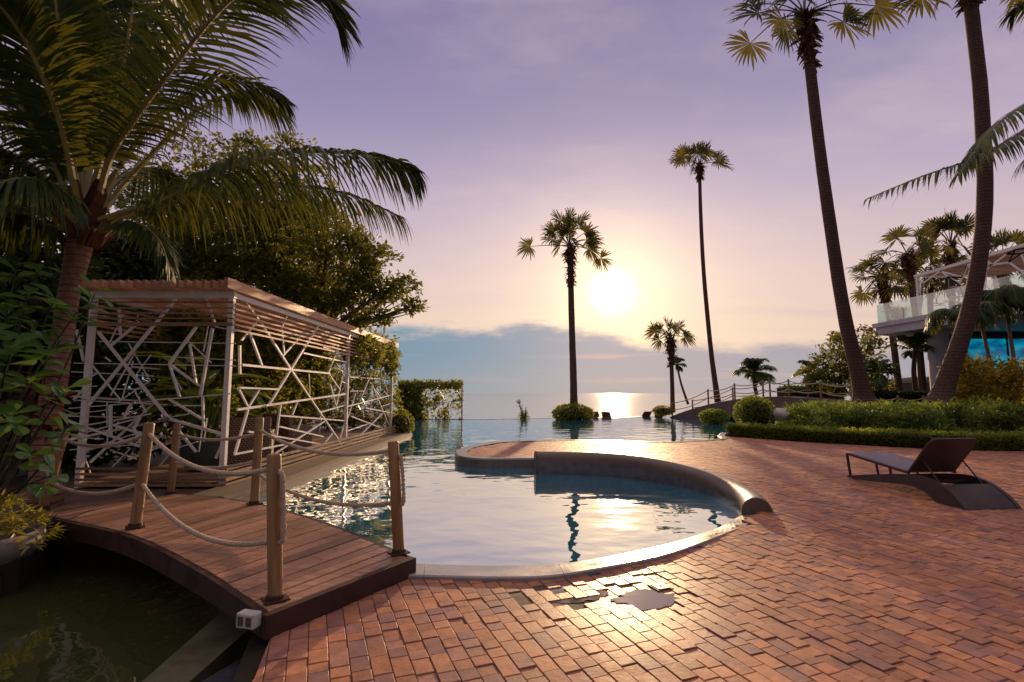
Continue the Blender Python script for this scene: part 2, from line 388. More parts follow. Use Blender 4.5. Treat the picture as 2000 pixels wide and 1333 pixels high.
# clay pavers
m_, t = mat('paver'); M['paver'] = m_
c = t.ramp(t.isl, [(0, (.270, .115, .066)), (.14, (.36, .150, .078)), (.30, (.31, .135, .084)), (.45, (.41, .170, .090)), (.58, (.28, .125, .100)),
                   (.70, (.43, .190, .098)), (.82, (.22, .105, .094)), (.92, (.35, .165, .118)), (1, (.32, .125, .062))], 'CONSTANT')
c = t.mix(.15, c, (.37, .165, .105))
n = t.noise(t.pos, 11., 6., .65); n2 = t.noise(t.pos, 1.1, 5., .6)
c = t.mix(1., c, t.m('MULTIPLY', t.rng(n, .3, .7, .78, 1.38), t.rng(n2, .3, .7, .84, 1.22)), 'MULTIPLY')
c = t.mix(t.m('MULTIPLY', t.rng(t.noise(t.pos, 4.3, 6., .65), .52, .70), .62), c, (.14, .10, .11))
n3 = t.noise(t.pos, .55, 4., .6)
dd = t.vm('LENGTH', t.vm('SUBTRACT', t.pos, (.85, 3.95, 0)))
wet = t.m('MULTIPLY', t.rng(dd, .35, 1.3, 1, 0, True), t.rng(n, .25, .55, .5, 1))
rough = t.m('ADD', t.rng(n, .3, .7, .50, .66), t.m('MULTIPLY', t.m('SUBTRACT', n3, .5), .35))
rough = t.m('MULTIPLY', rough, t.m('SUBTRACT', 1., t.m('MULTIPLY', wet, .30)))
c = t.mix(t.m('MULTIPLY', wet, .35), c, (.12, .06, .04))
nb = t.noise(t.pos, 34., 5., .7)
b = pbsdf(t, c, rough, t.bump(nb, .35, .008), .16); t.l.new(b.outputs[0], t.out.inputs[0])
M['joint'] = solid('joint', (.10, .066, .05), .8, .4, 6., .3, 60.)
# water
def watermat(name, deep, refl, scale, dist, rough=.015, stretch=(1, 1, 1), second=.35, fine=0., detail=2., f_ior=1.33):
    m_, t = mat(name)
    v_ = t.mapping(t.pos, stretch)
    a = t.noise(v_, scale, detail, .45); b_ = t.noise(t.mapping(v_, (1, 1, 1), (0, 0, .7), (7, 3, 0)), scale * 2.7, 2., .5)
    h_ = t.m('ADD', a, t.m('MULTIPLY', b_, second))
    if fine: h_ = t.m('ADD', h_, t.m('MULTIPLY', t.noise(v_, scale * 8, 3., .5), fine))
    nm = t.bump(h_, 1., dist)
    gl = t.new('ShaderNodeBsdfGlossy'); gl.inputs['Color'].default_value = (1, 1, 1, 1); t.put(gl.inputs['Roughness'], rough); t.l.new(nm, gl.inputs['Normal'])
    df = t.new('ShaderNodeBsdfDiffuse'); t.put(df.inputs[0], t.mix(t.rng(t.noise(t.pos, .6, 3.), .35, .65), deep, tuple(x * 1.35 for x in deep)))
    fr = t.new('ShaderNodeFresnel'); fr.inputs[0].default_value = f_ior; t.l.new(nm, fr.inputs[1])
    fac = t.m('MULTIPLY_ADD', fr.outputs[0], 1 - refl, refl, clamp=True)
    mx = t.new('ShaderNodeMixShader'); t.l.new(fac, mx.inputs[0]); t.l.new(df.outputs[0], mx.inputs[1]); t.l.new(gl.outputs[0], mx.inputs[2])
    t.l.new(mx.outputs[0], t.out.inputs[0]); return m_
M['pool_water'] = watermat('pool_water', (.008, .15, .22), .54, 1.0, .024, .015, (1, 1.25, 1), .22)
M['pond_water'] = watermat('pond_water', (.034, .042, .014), .06, 1.0, .02, .03)
M['sea_water'] = watermat('sea_water', (.14, .12, .13), .42, .22, .30, .07, (.35, 1, 1), .6, .25, 4.)
M['puddle'] = watermat('puddle', (.15, .095, .08), .14, 2., .002, .08)
def glassmat(name, tint, fac, rough=.02):
    m_, t = mat(name)
    tr = t.new('ShaderNodeBsdfTransparent'); tr.inputs[0].default_value = tint + (1,)
    gl = t.new('ShaderNodeBsdfGlossy'); gl.inputs['Roughness'].default_value = rough
    fr = t.new('ShaderNodeFresnel'); fr.inputs[0].default_value = 1.45
    mx = t.new('ShaderNodeMixShader'); t.l.new(t.m('MULTIPLY_ADD', fr.outputs[0], .35, fac, clamp=True), mx.inputs[0])
    t.l.new(tr.outputs[0], mx.inputs[1]); t.l.new(gl.outputs[0], mx.inputs[2]); t.l.new(mx.outputs[0], t.out.inputs[0]); return m_
M['glass'] = glassmat('glass', (.80, .92, .88), .05)
m_, t = mat('blue_screen'); M['blue_screen'] = m_
em = t.new('ShaderNodeEmission'); t.put(em.inputs[0], t.mix(t.rng(t.noise(t.mapping(t.pos, (1, 1, 2.2)), 1.1, 4., .6), .35, .65), (.0, .07, .20), (.0, .36, .50))); em.inputs[1].default_value = .6
gl = t.new('ShaderNodeBsdfGlossy'); gl.inputs['Roughness'].default_value = .05
mx = t.new('ShaderNodeMixShader'); mx.inputs[0].default_value = .08; t.l.new(em.outputs[0], mx.inputs[1]); t.l.new(gl.outputs[0], mx.inputs[2]); t.l.new(mx.outputs[0], t.out.inputs[0])

# ================================================================== SETTING
def sheet(name, poly, z, m_):
    b = MB(); b.add([(x, y, z) for x, y in poly], [tuple(range(len(poly)))]); o = b.build(name, m_); return tag(o, kind='structure')
sheet('sea', [(-9000, 34), (9000, 34), (9000, 14000), (-9000, 14000)], -3.0, M['sea_water'])
# pool water: one sheet from the bridge to the infinity edge
rim_out = [(-.98, 4.22), (-.83, 4.19), (-.4, 4.155), (0, 4.14), (.36, 4.19), (.87, 4.42), (1.38, 4.71), (2.05, 5.27), (2.62, 5.81), (3.03, 6.36)]
TC, TR = V((.6, 7.2)), 2.33
POOL = [(-1.25, 4.0), (-.2, 4.05), (.4, 4.12), (3.1, 6.3), (3.3, 7.5), (2.6, 9.4), (1, 10), (7.0, 14.0), (7.2, 16.2), (12.5, 20.0), (16, 22.5), (15.2, 28.0),
        (11.0, 32.6), (4.0, 30.9), (0, 29.5), (-3, 28.95), (-7.0, 28.95), (-4.4, 17), (-4.2, 7.2), (-2.6, 5.2)]
sheet('pool_water', POOL, -.02, M['pool_water'])
sheet('pond_water', [(-8, .2), (-1.0, .2), (-1.0, 4.6), (-4.6, 7.4), (-8, 6)], -.30, M['pond_water'])
sheet('seabed', [(-60, -20), (60, -20), (60, 36), (-60, 36)], -1.4, M['soil'])
# terrace behind the infinity edge
b = MB(); b.prism([(-16, 29.4), (0, 30.0), (4, 31.3), (9.5, 33.6), (30, 34), (30, 36.5), (-16, 36.5)], -1.2, -.40); tag(b.build('beach_terrace', M['sand']), kind='structure')
# infinity edge: thin rim holding the far water
b = MB(); far = catmull([(-7, 28.95, 0), (-3, 28.95, 0), (0, 29.5, 0), (4, 30.9, 0), (8, 32.3, 0), (11, 32.6, 0)], 40)
b.sweep([[p + V((0, 0, -.012)), p + V((-.03, .16, -.012)), p + V((-.03, .16, -1.)), p + V((0, 0, -1.))] for p in far])
tag(b.build('infinity_edge', M['tile_edge']), kind='structure')
# left bank and patio
b = MB(); b.prism([(-30, 5.9), (-5.3, 5.9), (-4.1, 7.35), (-4.3, 7.7), (-4.3, 17.6), (-6, 28), (-7.2, 40), (-30, 40)], -1., .03); tag(b.build('patio_ground', M['patio']), kind='structure')
b = MB(); b.prism([(-9, 4.35), (-4.9, 4.15), (-4.35, 4.7), (-4.75, 5.6), (-5.3, 5.9), (-9, 5.9)], -1., -.02); tag(b.build('bank_soil', M['soil']), kind='structure')
# right garden ground
hedge_line = [(6.35, 16.3), (6.51, 15.75), (7.25, 14.65), (8.0, 13.75), (8.91, 12.94), (9.98, 12.0), (11.44, 11.7), (14.5, 11.5), (18, 11.4)]
b = MB(); b.prism(hedge_line + [(60, 11), (60, 36), (16, 36), (16.4, 23.2), (13.4, 20.4), (9.4, 18.6), (7.2, 17.2)], -1.2, .12); tag(b.build('garden_ground', M['soil']), kind='structure')
b = MB(); b.prism([(17, 20), (60, 18), (60, 36), (17, 36)], -.5, .35); tag(b.build('lawn', M['lawn']), kind='structure')

# brick paving: every paver is modelled, laid in rows that run away from the viewer
brick_area = [(-1.42, .3), (-1.42, 2.72), (-1.62, 3.35), (-1.0, 4.3)] + [(x, y + .05) for x, y in rim_out[1:]] + \
    [(TC.x + 2.52 * math.cos(R(a)), TC.y + 2.52 * math.sin(R(a))) for a in range(-16, 92, 9)] + \
    [(.5, 10.55), (-.45, 10.5), (-.92, 10.8), (-1.0, 11.3), (-1.02, 11.9), (-.80, 12.7), (-.15, 13.75), (1.43, 14.25), (2.8, 14.05), (4.1, 13.66), (5.9, 14.5), (6.4, 15.8)] + \
    hedge_line[1:8] + [(14.5, .3)]
def inside(x, y, poly):
    c = False; j = len(poly) - 1
    for i in range(len(poly)):
        xi, yi = poly[i]; xj, yj = poly[j]
        if (yi > y) != (yj > y) and x < (xj - xi) * (y - yi) / (yj - yi) + xi: c = not c
        j = i
    return c
br = random.Random(3); A = R(21); ca, sa = math.cos(A), math.sin(A)
b = MB(); W_ = .104; u = -16.
vv = []; ff = []; mm = []
def sunk(x, y):  # the hollow where the puddle stands
    return .016 * math.exp(-((x - .92) / .42) ** 2 - ((y - 3.86) / .30) ** 2)
while u < 16:
    v0 = -2. + br.uniform(0, .2); wrow = W_ * br.uniform(.97, 1.03)
    while v0 < 20:
        ln = br.choice((.102, .102, .104, .102, .152, .155, .2)); uc, vc = u + wrow / 2, v0 + ln / 2
        x, y = uc * ca - vc * sa, uc * sa + vc * ca
        if -2.5 < x < 15 and .2 < y < 16.5 and x < y * 1.15 + 2.2 and inside(x, y, brick_area):
            z0 = gz(y) - sunk(x, y); near = y < 8
            hz = br.gauss(0, .0020) if near else br.gauss(0, .0014)
            if near and br.random() < .03: hz -= .0035
            if (x - .38) ** 2 / .16 + (y - 3.88) ** 2 / .05 < 1 and br.random() < .22: hz -= .016
            tx, ty = br.gauss(0, .007), br.gauss(0, .006)
            g_ = .0022; du, dv = wrow / 2 - g_, ln / 2 - g_; k = len(vv); bv = .003
            for ddz, ins in ((-.05, 0), (-.003, 0), (0, bv)):
                for su, sv in ((-1, -1), (1, -1), (1, 1), (-1, 1)):
                    pu, pv = uc + su * (du - ins) + br.uniform(-.0012, .0012), vc + sv * (dv - ins) + br.uniform(-.0012, .0012)
                    X1, Y1 = pu * ca - pv * sa, pu * sa + pv * ca
                    if X1 < -1.0: X1 = max(X1, -1.31 - .28 * max(0, Y1 - 2.75))
                    vv.append((X1, Y1, z0 + (gz(Y1) - gz(y)) + hz + ddz + (tx * su * du + ty * sv * dv)))
            for r_ in (0, 4):
                for j in range(4): ff.append((k + r_ + j, k + r_ + (j + 1) % 4, k + r_ + 4 + (j + 1) % 4, k + r_ + 4 + j)); mm.append(0)
            ff.append((k + 8, k + 9, k + 10, k + 11)); mm.append(0)
            k = len(vv); du, dv = wrow / 2 + .002, ln / 2 + .002
            for su, sv in ((-1, -1), (1, -1), (1, 1), (-1, 1)):
                pu, pv = uc + su * du, vc + sv * dv; X1, Y1 = pu * ca - pv * sa, pu * sa + pv * ca
                if X1 < -1.0: X1 = max(X1, -1.30 - .28 * max(0, Y1 - 2.75))
                vv.append((X1, Y1, gz(Y1) - sunk(X1, Y1) - .0085 - .0001 * br.random()))
            ff.append((k, k + 1, k + 2, k + 3)); mm.append(1)
        v0 += ln
    u += wrow
b.v, b.f, b.m = vv, ff, mm
tag(b.build('brick_paving', [M['paver'], M['joint']]), kind='structure')
b = MB(); n_ = len(brick_area); b.prism([(x, y) for x, y in brick_area if y < 4.8], -.9, -.045); tag(b.build('paving_base', M['soil']), kind='structure')
# puddle water standing among the low pavers
def blob(name, c, rx, ry, z, label, rot=0., seed=1, slope=0.):
    q = random.Random(seed); b = MB(); n = 40; vs = []
    for i in range(n):
        a = 2 * math.pi * i / n; r_ = 1 + .45 * noise.noise(V((math.cos(a) * 1.6, math.sin(a) * 1.6, seed * 3.1))) + .2 * noise.noise(V((math.cos(a) * 6, math.sin(a) * 6, seed * 1.7)))
        x, y = rx * r_ * math.cos(a), ry * r_ * math.sin(a)
        vs.append((c[0] + x * math.cos(rot) - y * math.sin(rot), c[1] + x * math.sin(rot) + y * math.cos(rot), z))
    vs = [(x, y, zz + (gz(y) - gz(c[1]) if slope else 0)) for x, y, zz in vs]
    b.add(vs, [tuple(range(n))]); return tag(b.build(name, M['puddle']), kind='structure')
blob('puddle', (.97, 3.84), .25, .15, -.0095, '', .25, 2)
blob('puddle', (.45, 3.90), .28, .14, -.0085, '', .1, 9)

# pool rim: smooth wet stone band along the near curve
ro = catmull([(x, y, .03) for x, y in rim_out], 60)
ri = catmull([(-1.0, 4.62, .0), (-.88, 4.60, .0), (-.45, 4.55, 0), (0, 4.535, 0), (.36, 4.58, 0), (.7, 4.70, 0), (1.5, 5.16, 0), (2.25, 5.77, 0), (2.70, 6.28, 0), (2.92, 6.52, 0)], 60)
b = MB()
for g0 in range(0, 58, 9):     # laid in lengths with fine open joints
    idx = list(range(g0, min(g0 + 10, 60))); rows = []
    for n_, i in enumerate(idx):
        o, i_ = ro[i].copy(), ri[i].copy()
        if n_ == len(idx) - 1 and i < 59: o = ro[i].lerp(ro[i - 1], .06); i_ = ri[i].lerp(ri[i - 1], .06)
        rows.append([V((o.x, o.y, -.08)), V((o.x, o.y, .020)), o.lerp(i_, .03) + V((0, 0, .002)), V((i_.x, i_.y, -.012)), V((i_.x, i_.y, -.3))])
    b.sweep(rows, True)
tag(b.build('stone_kerb', M['coping'], base=(0, 4.3, 0)), 'smooth wet pale stone rim curving along the near edge of the round pool', 'kerb')
# peninsula coping
pen = catmull([(.62, 10.36, 0), (.2, 10.34, 0), (-.5, 10.28, 0), (-1.04, 10.64, 0), (-1.22, 11.19, 0), (-1.26, 11.9, 0), (-1.02, 12.85, 0), (-.28, 14.02, 0), (1.43, 14.5, 0), (2.82, 14.32, 0), (4.1, 13.92, 0), (5.84, 14.8, 0), (6.3, 15.9, 0), (6.9, 17.2, 0)], 90)
b = MB(); rows = []
for i, p in enumerate(pen):
    T = unit(pen[min(i + 1, 89)] - pen[max(i - 1, 0)]); N = V((T.y, -T.x, 0))  # inward (towards the bricks)
    N = -N if N.dot(V((2.5, 12.4, 0)) - p) < 0 and i < 70 else N
    ww = .26 if i < 62 else .2
    rows.append([p + V((0, 0, -.6)), p + V((0, 0, .135)), p + N * .03 + V((0, 0, .165)), p + N * ww + V((0, 0, .160)), p + N * ww + V((0, 0, -.6))])
b.sweep(rows, True)
tag(b.build('peninsula_coping', M['coping_dark'], base=(2, 12, 0)), 'grey stone coping rounding the brick peninsula in the pool', 'coping')
# curved half-round wall between basin and paving
b = MB(); rows = []
for i in range(70):
    a = R(-22 + (94 + 22) * i / 69); k = i / 69
    top = .205 + .17 * sst(.05, .75, k); C_ = V((TC.x, TC.y, 0)); D = V((math.cos(a), math.sin(a), 0)); row = []
    wd = .34
    row.append(C_ + D * TR + V((0, 0, -.5)))
    for j in range(11):
        q = math.pi * j / 10
        row.append(C_ + D * (TR + wd / 2 - math.cos(q) * wd / 2) + V((0, 0, top - .17 + .17 * math.sin(q))))
    row.append(C_ + D * (TR + wd) + V((0, 0, -.5)))
    rows.append(row)
b.sweep(rows, True)
for i in range(69): b.m[i * 13] = 1
o = b.build('curved_wall', [M['wall_stone'], M['tile_edge']], base=(TC.x, TC.y, 0)); tag(o, 'low round-topped stone wall curling around the near basin, its end like a pipe', 'wall')
for i, p in enumerate(o.data.polygons): p.use_smooth = len(p.vertices) == 4
# ledge under the pergola
b = MB(); b.sweep([[V((-4.28, y, .10)), V((x - .06, y, .10)), V((x, y, .07)), V((x + .16, y, -.5)), V((-4.28, y, -.5))] for y, x in ((6.9, -3.74), (8.1, -3.60), (12, -3.55), (18.0, -3.50), (18.6, -3.6))], True)
tag(b.build('pool_ledge', M['mosaic'], base=(-3.8, 12, 0)), 'mosaic tiled ledge between the slatted pergola and the pool', 'ledge')

# drain cover
c0 = G(1290, 1145, 0); c0.z = -.007; b = MB(); b.box((c0.x, c0.y, -.007), (.135, .135, .012), A); root = thing('drain_cover', 'square brass drain cover set in the wet pavers beside the pool rim', 'drain cover', (c0.x, c0.y, 0))
b.build('frame', M['black_metal'], root); b = MB(); b.box((c0.x, c0.y, -.003), (.105, .105, .012), A); b.build('plate', M['brass'], root)
b = MB(); b.lathe([(.012, .0102), (.012, .0128), (0.0001, .0128)], c0, 12); b.build('screw', M['black_metal'], root)

# ================================================================== FOOTBRIDGE
Lc = [(-1.47, 3.25, .14), (-2.21, 3.82, .20), (-3.30, 4.62, .22), (-4.68, 5.50, .15), (-5.90, 6.35, .05)]
Rc = [(-.84, 4.25, .14), (-1.68, 4.96, .20), (-2.86, 5.87, .22), (-4.20, 6.75, .15), (-5.00, 7.25, .05)]
NL = 80; Lp, Rp = catmull(Lc, NL), catmull(Rc, NL)
root = thing('footbridge', 'arched timber footbridge with round rope posts over the pool inlet', 'footbridge', (-2.6, 4.8, 0))
b = MB(); npl = 38; q = random.Random(5)
def edge_at(pts, s): x = min(max(s, 0), 1) * (NL - 1); k = min(int(x), NL - 2); return pts[k].lerp(pts[k + 1], x - k)
for i in range(npl):
    s0, s1 = i / npl + .0013, (i + 1) / npl - .0013; dz = q.gauss(0, .0016)
    l0, l1, r0, r1 = edge_at(Lp, s0), edge_at(Lp, s1), edge_at(Rp, s0), edge_at(Rp, s1)
    up = V((0, 0, dz)); dn = V((0, 0, -.028))
    bv = V((0, 0, -.004)); e0 = (l1 - l0) * .05; e1 = (r1 - r0) * .05
    b.add([l0 + dn, r0 + dn, r1 + dn, l1 + dn, l0 + up + bv, r0 + up + bv, r1 + up + bv, l1 + up + bv, l0 + up + e0, r0 + up + e1, r1 + up - e1, l1 + up - e0],
          [(3, 2, 1, 0), (8, 9, 10, 11), (0, 1, 5, 4), (1, 2, 6, 5), (2, 3, 7, 6), (3, 0, 4, 7), (4, 5, 9, 8), (5, 6, 10, 9), (6, 7, 11, 10), (7, 4, 8, 11)])
b.build('deck', M['deck'], root)
b = MB()
for pts, sgn in ((Lp, -1), (Rp, 1)):
    rows = []
    for i, p in enumerate(pts):
        T = unit(pts[min(i + 1, NL - 1)] - pts[max(i - 1, 0)]); N = V((T.y, -T.x, 0)).normalized() * sgn * -1
        if N.dot(p - (Lp[i] + Rp[i]) / 2) < 0: N = -N
        zb = .135 + .03 * math.sin(i / NL * math.pi)
        rows.append([p + N * .004 + V((0, 0, -.004)), p + N * .05 + V((0, 0, -.004)), p + N * .05 + V((0, 0, -zb)), p + N * .004 + V((0, 0, -zb))])
    b.sweep(rows)
T = unit(Rp[0] - Lp[0]); N = V((T.y, -T.x, 0))
if N.y > 0: N = -N
b.bar(Lp[0] - T * .05 + N * .028 + V((0, 0, -.071)), Rp[0] + T * .05 + N * .028 + V((0, 0, -.071)), .05, .136)
b.build('side_beam', M['deck_side'], root)
def near_pt(px, py, z): p = G(px, py, z); return p
posts = {'a': (near_pt(538, 1172, .146), (535, 887)), 'b': (near_pt(264, 1030, .224), (292, 826)), 'c': (V((-5.55, 6.22, .09)), (128, 838)),
         'd': (near_pt(779, 1081, .146), (768, 862)), 'e': (near_pt(497, 985, .222), (507, 816)), 'f': (near_pt(333, 966, .11), (346, 828))}
PB = {}
for k, (p, tp) in posts.items():
    # the top lies over the base at the measured length, leaning as the arch tips it
    r_ = ray(*tp); best = None
    top = P(tp[0], tp[1], p.y); ln = (top - p).length
    PB[k] = (p, top); ax = unit(top - p); rr = .046 if k not in 'c' else .05
    b = MB(); ss = [0, .02, .3, .6, .9, ln / 1. - .02, ln]; ss = [-.06, 0, .25 * ln, .5 * ln, .75 * ln, ln - .014, ln - .004, ln]
    b.tube([p + ax * s for s in ss], [rr, rr, rr * .995, rr, rr * .99, rr * .985, rr * .90, rr * .7], 20)
    po = b.build('rope_post', M['post_wood'], root)
    for pl in po.data.polygons: pl.use_smooth = len(pl.vertices) == 4
    b = MB(); b.box(p + V((0, 0, .006)), (.15, .13, .012), R(38), 0, .003); b.lathe([(rr + .012, .0), (rr + .010, .035), (rr + .001, .04)], p, 16); b.build('post_shoe', M['deck_side'], po)
def rope(mb, pts, rs=.0105, pitch=.085):
    n = max(24, int(sum((pts[i + 1] - pts[i]).length for i in range(len(pts) - 1)) / .018))
    c = catmull(pts, n); S = None; s = 0; lines = [[], [], []]
    for i, p in enumerate(c):
        T = unit(c[min(i + 1, n - 1)] - c[max(i - 1, 0)])
        ref = V((0, 0, 1)) if abs(T.z) < .9 else V((0, 1, 0))
        S = unit(T.cross(ref)) if S is None else unit(S - T * S.dot(T)); U = T.cross(S)
        if i: s += (c[i] - c[i - 1]).length
        for j in range(3):
            a = 2 * math.pi * (s / pitch + j / 3)
            lines[j].append(p + (S * math.cos(a) + U * math.sin(a)) * rs * .92)
    for l in lines: mb.tube(l, rs, 6)
def sagged(p, q, sag, n=9):
    return [p.lerp(q, i / (n - 1)) - V((0, 0, sag * 4 * (i / (n - 1)) * (1 - i / (n - 1)))) for i in range(n)]
def on_post(k, f): return PB[k][0].lerp(PB[k][1], f)
for a_, b_, fa, fb, sag in (('a', 'b', .90, .90, .16), ('a', 'b', .40, .42, .20), ('b', 'c', .90, .88, .11), ('b', 'c', .42, .34, .12),
                            ('d', 'e', .92, .86, .13), ('d', 'e', .45, .36, .14), ('e', 'f', .82, .86, .08), ('e', 'f', .50, .46, .08)):
    b = MB(); rope(b, sagged(on_post(a_, fa), on_post(b_, fb), sag)); b.build('rope', M['rope'], root, smooth=True)
for k, f0, f1 in (('a', .88, .42), ('d', .88, .46)):   # free rope ends hanging in a loop down the near posts
    p, q_ = on_post(k, f0), on_post(k, f1); o_ = V((.052, -.02, 0))
    b = MB(); rope(b, [p + o_ * .6, p + o_ * 1.25 - V((0, 0, .03)), p.lerp(q_, .5) + o_ * 1.35, q_ + o_ * 1.25, q_ + o_ * .5 - V((0, 0, .02))]); b.build('rope_end', M['rope'], root, smooth=True)

b = MB(); b.prism([(-1.15, 3.95), (-1.05, 4.07), (-4.5, 6.75), (-4.6, 6.6)], -.9, .0); tag(b.build('sun_block_wall', M['wet_stone'], base=(-2.8, 5.3, -.9)), 'unseen low wall added under the footbridge to keep sunlight off the pond', 'wall')  # unseen wall added below the deck to stop low sun reaching the pond

# twin socket box on the bridge side
p = G(486, 1210, .115)
root = thing('socket_box', 'small grey twin socket box fixed low on the footbridge side', 'socket box', p + V((0, 0, -.05)))
b = MB(); b.box(p, (.125, .07, .085), R(-15), 0, .006); b.build('case', M['box_grey'], root)
for s in (-1, 1):
    b = MB(); c = p + Matrix.Rotation(R(-15), 3, 'Z') @ V((s * .028, -.036, 0)); b.box(c, (.036, .008, .052), R(-15), 0, .002); b.build('socket', M['socket_dark'], root)

# pond: sloping concrete ramp and dark wet stone edge
b = MB()
q4 = [G(432, 1196, -.20), G(505, 1212, -.20), G(355, 1345, -.20), G(262, 1345, -.20)]; q4[2] += (q4[2] - q4[1]) * .8; q4[3] += (q4[3] - q4[0]) * .8
b.prism([(v_.x, v_.y) for v_ in reversed(q4)], -.9, -.20); tag(b.build('ramp', M['ramp']), kind='structure')
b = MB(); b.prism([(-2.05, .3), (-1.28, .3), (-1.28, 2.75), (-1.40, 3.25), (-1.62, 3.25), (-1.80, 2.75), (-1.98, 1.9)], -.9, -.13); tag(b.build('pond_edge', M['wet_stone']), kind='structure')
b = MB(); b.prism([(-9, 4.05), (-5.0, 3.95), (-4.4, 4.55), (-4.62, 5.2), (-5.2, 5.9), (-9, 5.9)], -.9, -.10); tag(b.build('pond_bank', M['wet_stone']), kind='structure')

# ================================================================== PERGOLA
FA, FB, BK = (-4.32, 7.8), (-4.06, 17.3), -6.45
root = thing('pergola', 'slatted timber-roofed pergola with white crazed lattice sides on the left of the pool', 'pergola', (-6.2, 12.5, .1))
def rx(y): return FA[0] + (FB[0] - FA[0]) * (y - FA[1]) / (FB[1] - FA[1])
for y in (7.8, 13.0, 17.3):
    for x in (rx(y), BK):
        b = MB(); b.bar((x, y, .05), (x, y, 2.98), .075, .075); b.build('post', M['white_metal'], root)
b = MB()
for z_, h_ in ((2.96, .10),):
    b.bar((BK - .05, 7.8, z_), (rx(7.8) + .05, 7.8, z_), .08, h_); b.bar((BK - .05, 17.3, z_), (rx(17.3) + .05, 17.3, z_), .08, h_)
    b.bar((BK - .05, 13., z_), (rx(13) + .05, 13., z_), .08, h_)
    b.bar((rx(7.8), 7.8, z_ - .004), (rx(17.3), 17.3, z_ - .004), .07, .08); b.bar((BK, 7.8, z_ - .004), (BK, 17.3, z_ - .004), .07, .08)
b.build('roof_beam', M['white_metal'], root)
b = MB(); x = BK - .05; q = random.Random(2)
while x < -4.32:
    k = (x - BK) / (-4.32 - BK) * .26
    b.bar((x, 7.5 + q.uniform(-.01, .01), 3.075), (x + k, 17.6, 3.075), .05, .12); x += .126
b.bar((-4.24, 7.46, 3.085), (-3.96, 17.66, 3.085), .06, .15)
b.build('roof_slats', M['slat_wood'], root)
for y in (7.76, 17.36):
    b = MB()
    for z_ in (2.50, 2.59, 2.67, 2.75, 2.84): b.bar((BK, y, z_), (rx(y) + .05, y, z_), .02, .055 if z_ < 2.55 else .022)
    b.build('rails', M['board_wood'], root)
for x0, x1 in ((rx(7.8) + .06, rx(17.3) + .06), (BK - .06, BK - .06)):
    b = MB()
    for z_ in (2.42, 2.50, 2.58, 2.66, 2.74, 2.82): b.bar((x0, 7.8, z_), (x1, 17.3, z_), .02, .03)
    b.build('rails', M['slat_wood'], root)
b = MB()
for z_ in (.02, .10, .18, .26, .34):
    b.bar((BK, 7.72, z_), (rx(7.8) + .10, 7.72, z_), .025, .035)
    b.bar((rx(7.8) + .10, 7.7, z_), (rx(17.3) + .12, 17.5, z_), .03, .05)
b.build('base_boards', M['board_wood'], root)
b = MB(); x = BK
while x < -4.4: b.box((x + .06, 12.55, .11), (.115, 9.5, .04)); x += .122
b.build('floor', M['board_wood'], root)
front = '''345 480 860 1110 5;905 235 270 1010 5;640 405 430 580 4;1050 440 855 710 5;855 710 930 945 4;855 710 1070 865 4;1120 230 1190 440 4;
1165 450 1078 935 5;1000 565 1045 850 4;1098 945 1105 1175 4;850 960 1090 1105 4;185 460 238 690 4;430 1005 430 1225 5;578 1000 530 1090 4;110 1115 640 1305 4;
238 885 160 972 4;640 1095 590 1190 4;450 1150 650 1215 4;840 1100 1260 1222 5;860 1110 840 1100 4;930 1200 1050 1345 4;1262 1240 1190 1390 4;1190 440 1340 470 3;
500 500 490 300 4;350 545 1330 560 2;160 702 1330 722 2;810 655 1330 680 2;150 765 740 795 2;170 970 840 1003 2;740 970 1300 925 3;130 1030 740 980 2;
120 1075 400 1042 2;150 1170 720 1070 3;150 1230 650 1095 3;770 1110 990 1070 2;620 775 720 640 2;290 705 510 975 3;600 890 690 1060 3;450 890 660 890 2;
405 980 405 1150 2;130 880 340 775 3;390 660 430 690 3;330 870 150 870 2;130 1330 640 1290 2;250 1330 640 1200 2;600 1180 700 1330 4;150 1240 380 1250 2'''
b = MB()
def chunk(s): return [[float(x) for x in e.split()] for e in s.replace('\n', '').split(';') if e.strip()]
pat_front = []
for i, (x0, y0, x1, y1, k) in enumerate(chunk(front)):
    p, q_ = P(100 + .27 * x0, 520 + .27 * y0, 7.8), P(100 + .27 * x1, 520 + .27 * y1, 7.8)
    off = V((0, .0023 * (i % 9) - .01, 0)); s = {2: .013, 3: .018, 4: .031, 5: .038}[int(k)]
    b.bar(p + off, q_ + off, s, s * .9, V((0, 1, 0))); pat_front.append((p, q_, s))
for i, (p, q_, s) in enumerate(pat_front):
    if (q_ - p).length < 1.7 and i % 3 != 1:
        f = lambda e: V((-10.75 - e.x, 7.838, max(.2, e.z - .25)))
        if BK < f(p).x < -4.4 and BK < f(q_).x < -4.4: b.bar(f(p) + V((0, .0017 * (i % 9), 0)), f(q_) + V((0, .0017 * (i % 9), 0)), .015, .013, V((0, 1, 0)))
b.build('front_lattice', M['white_metal'], root)
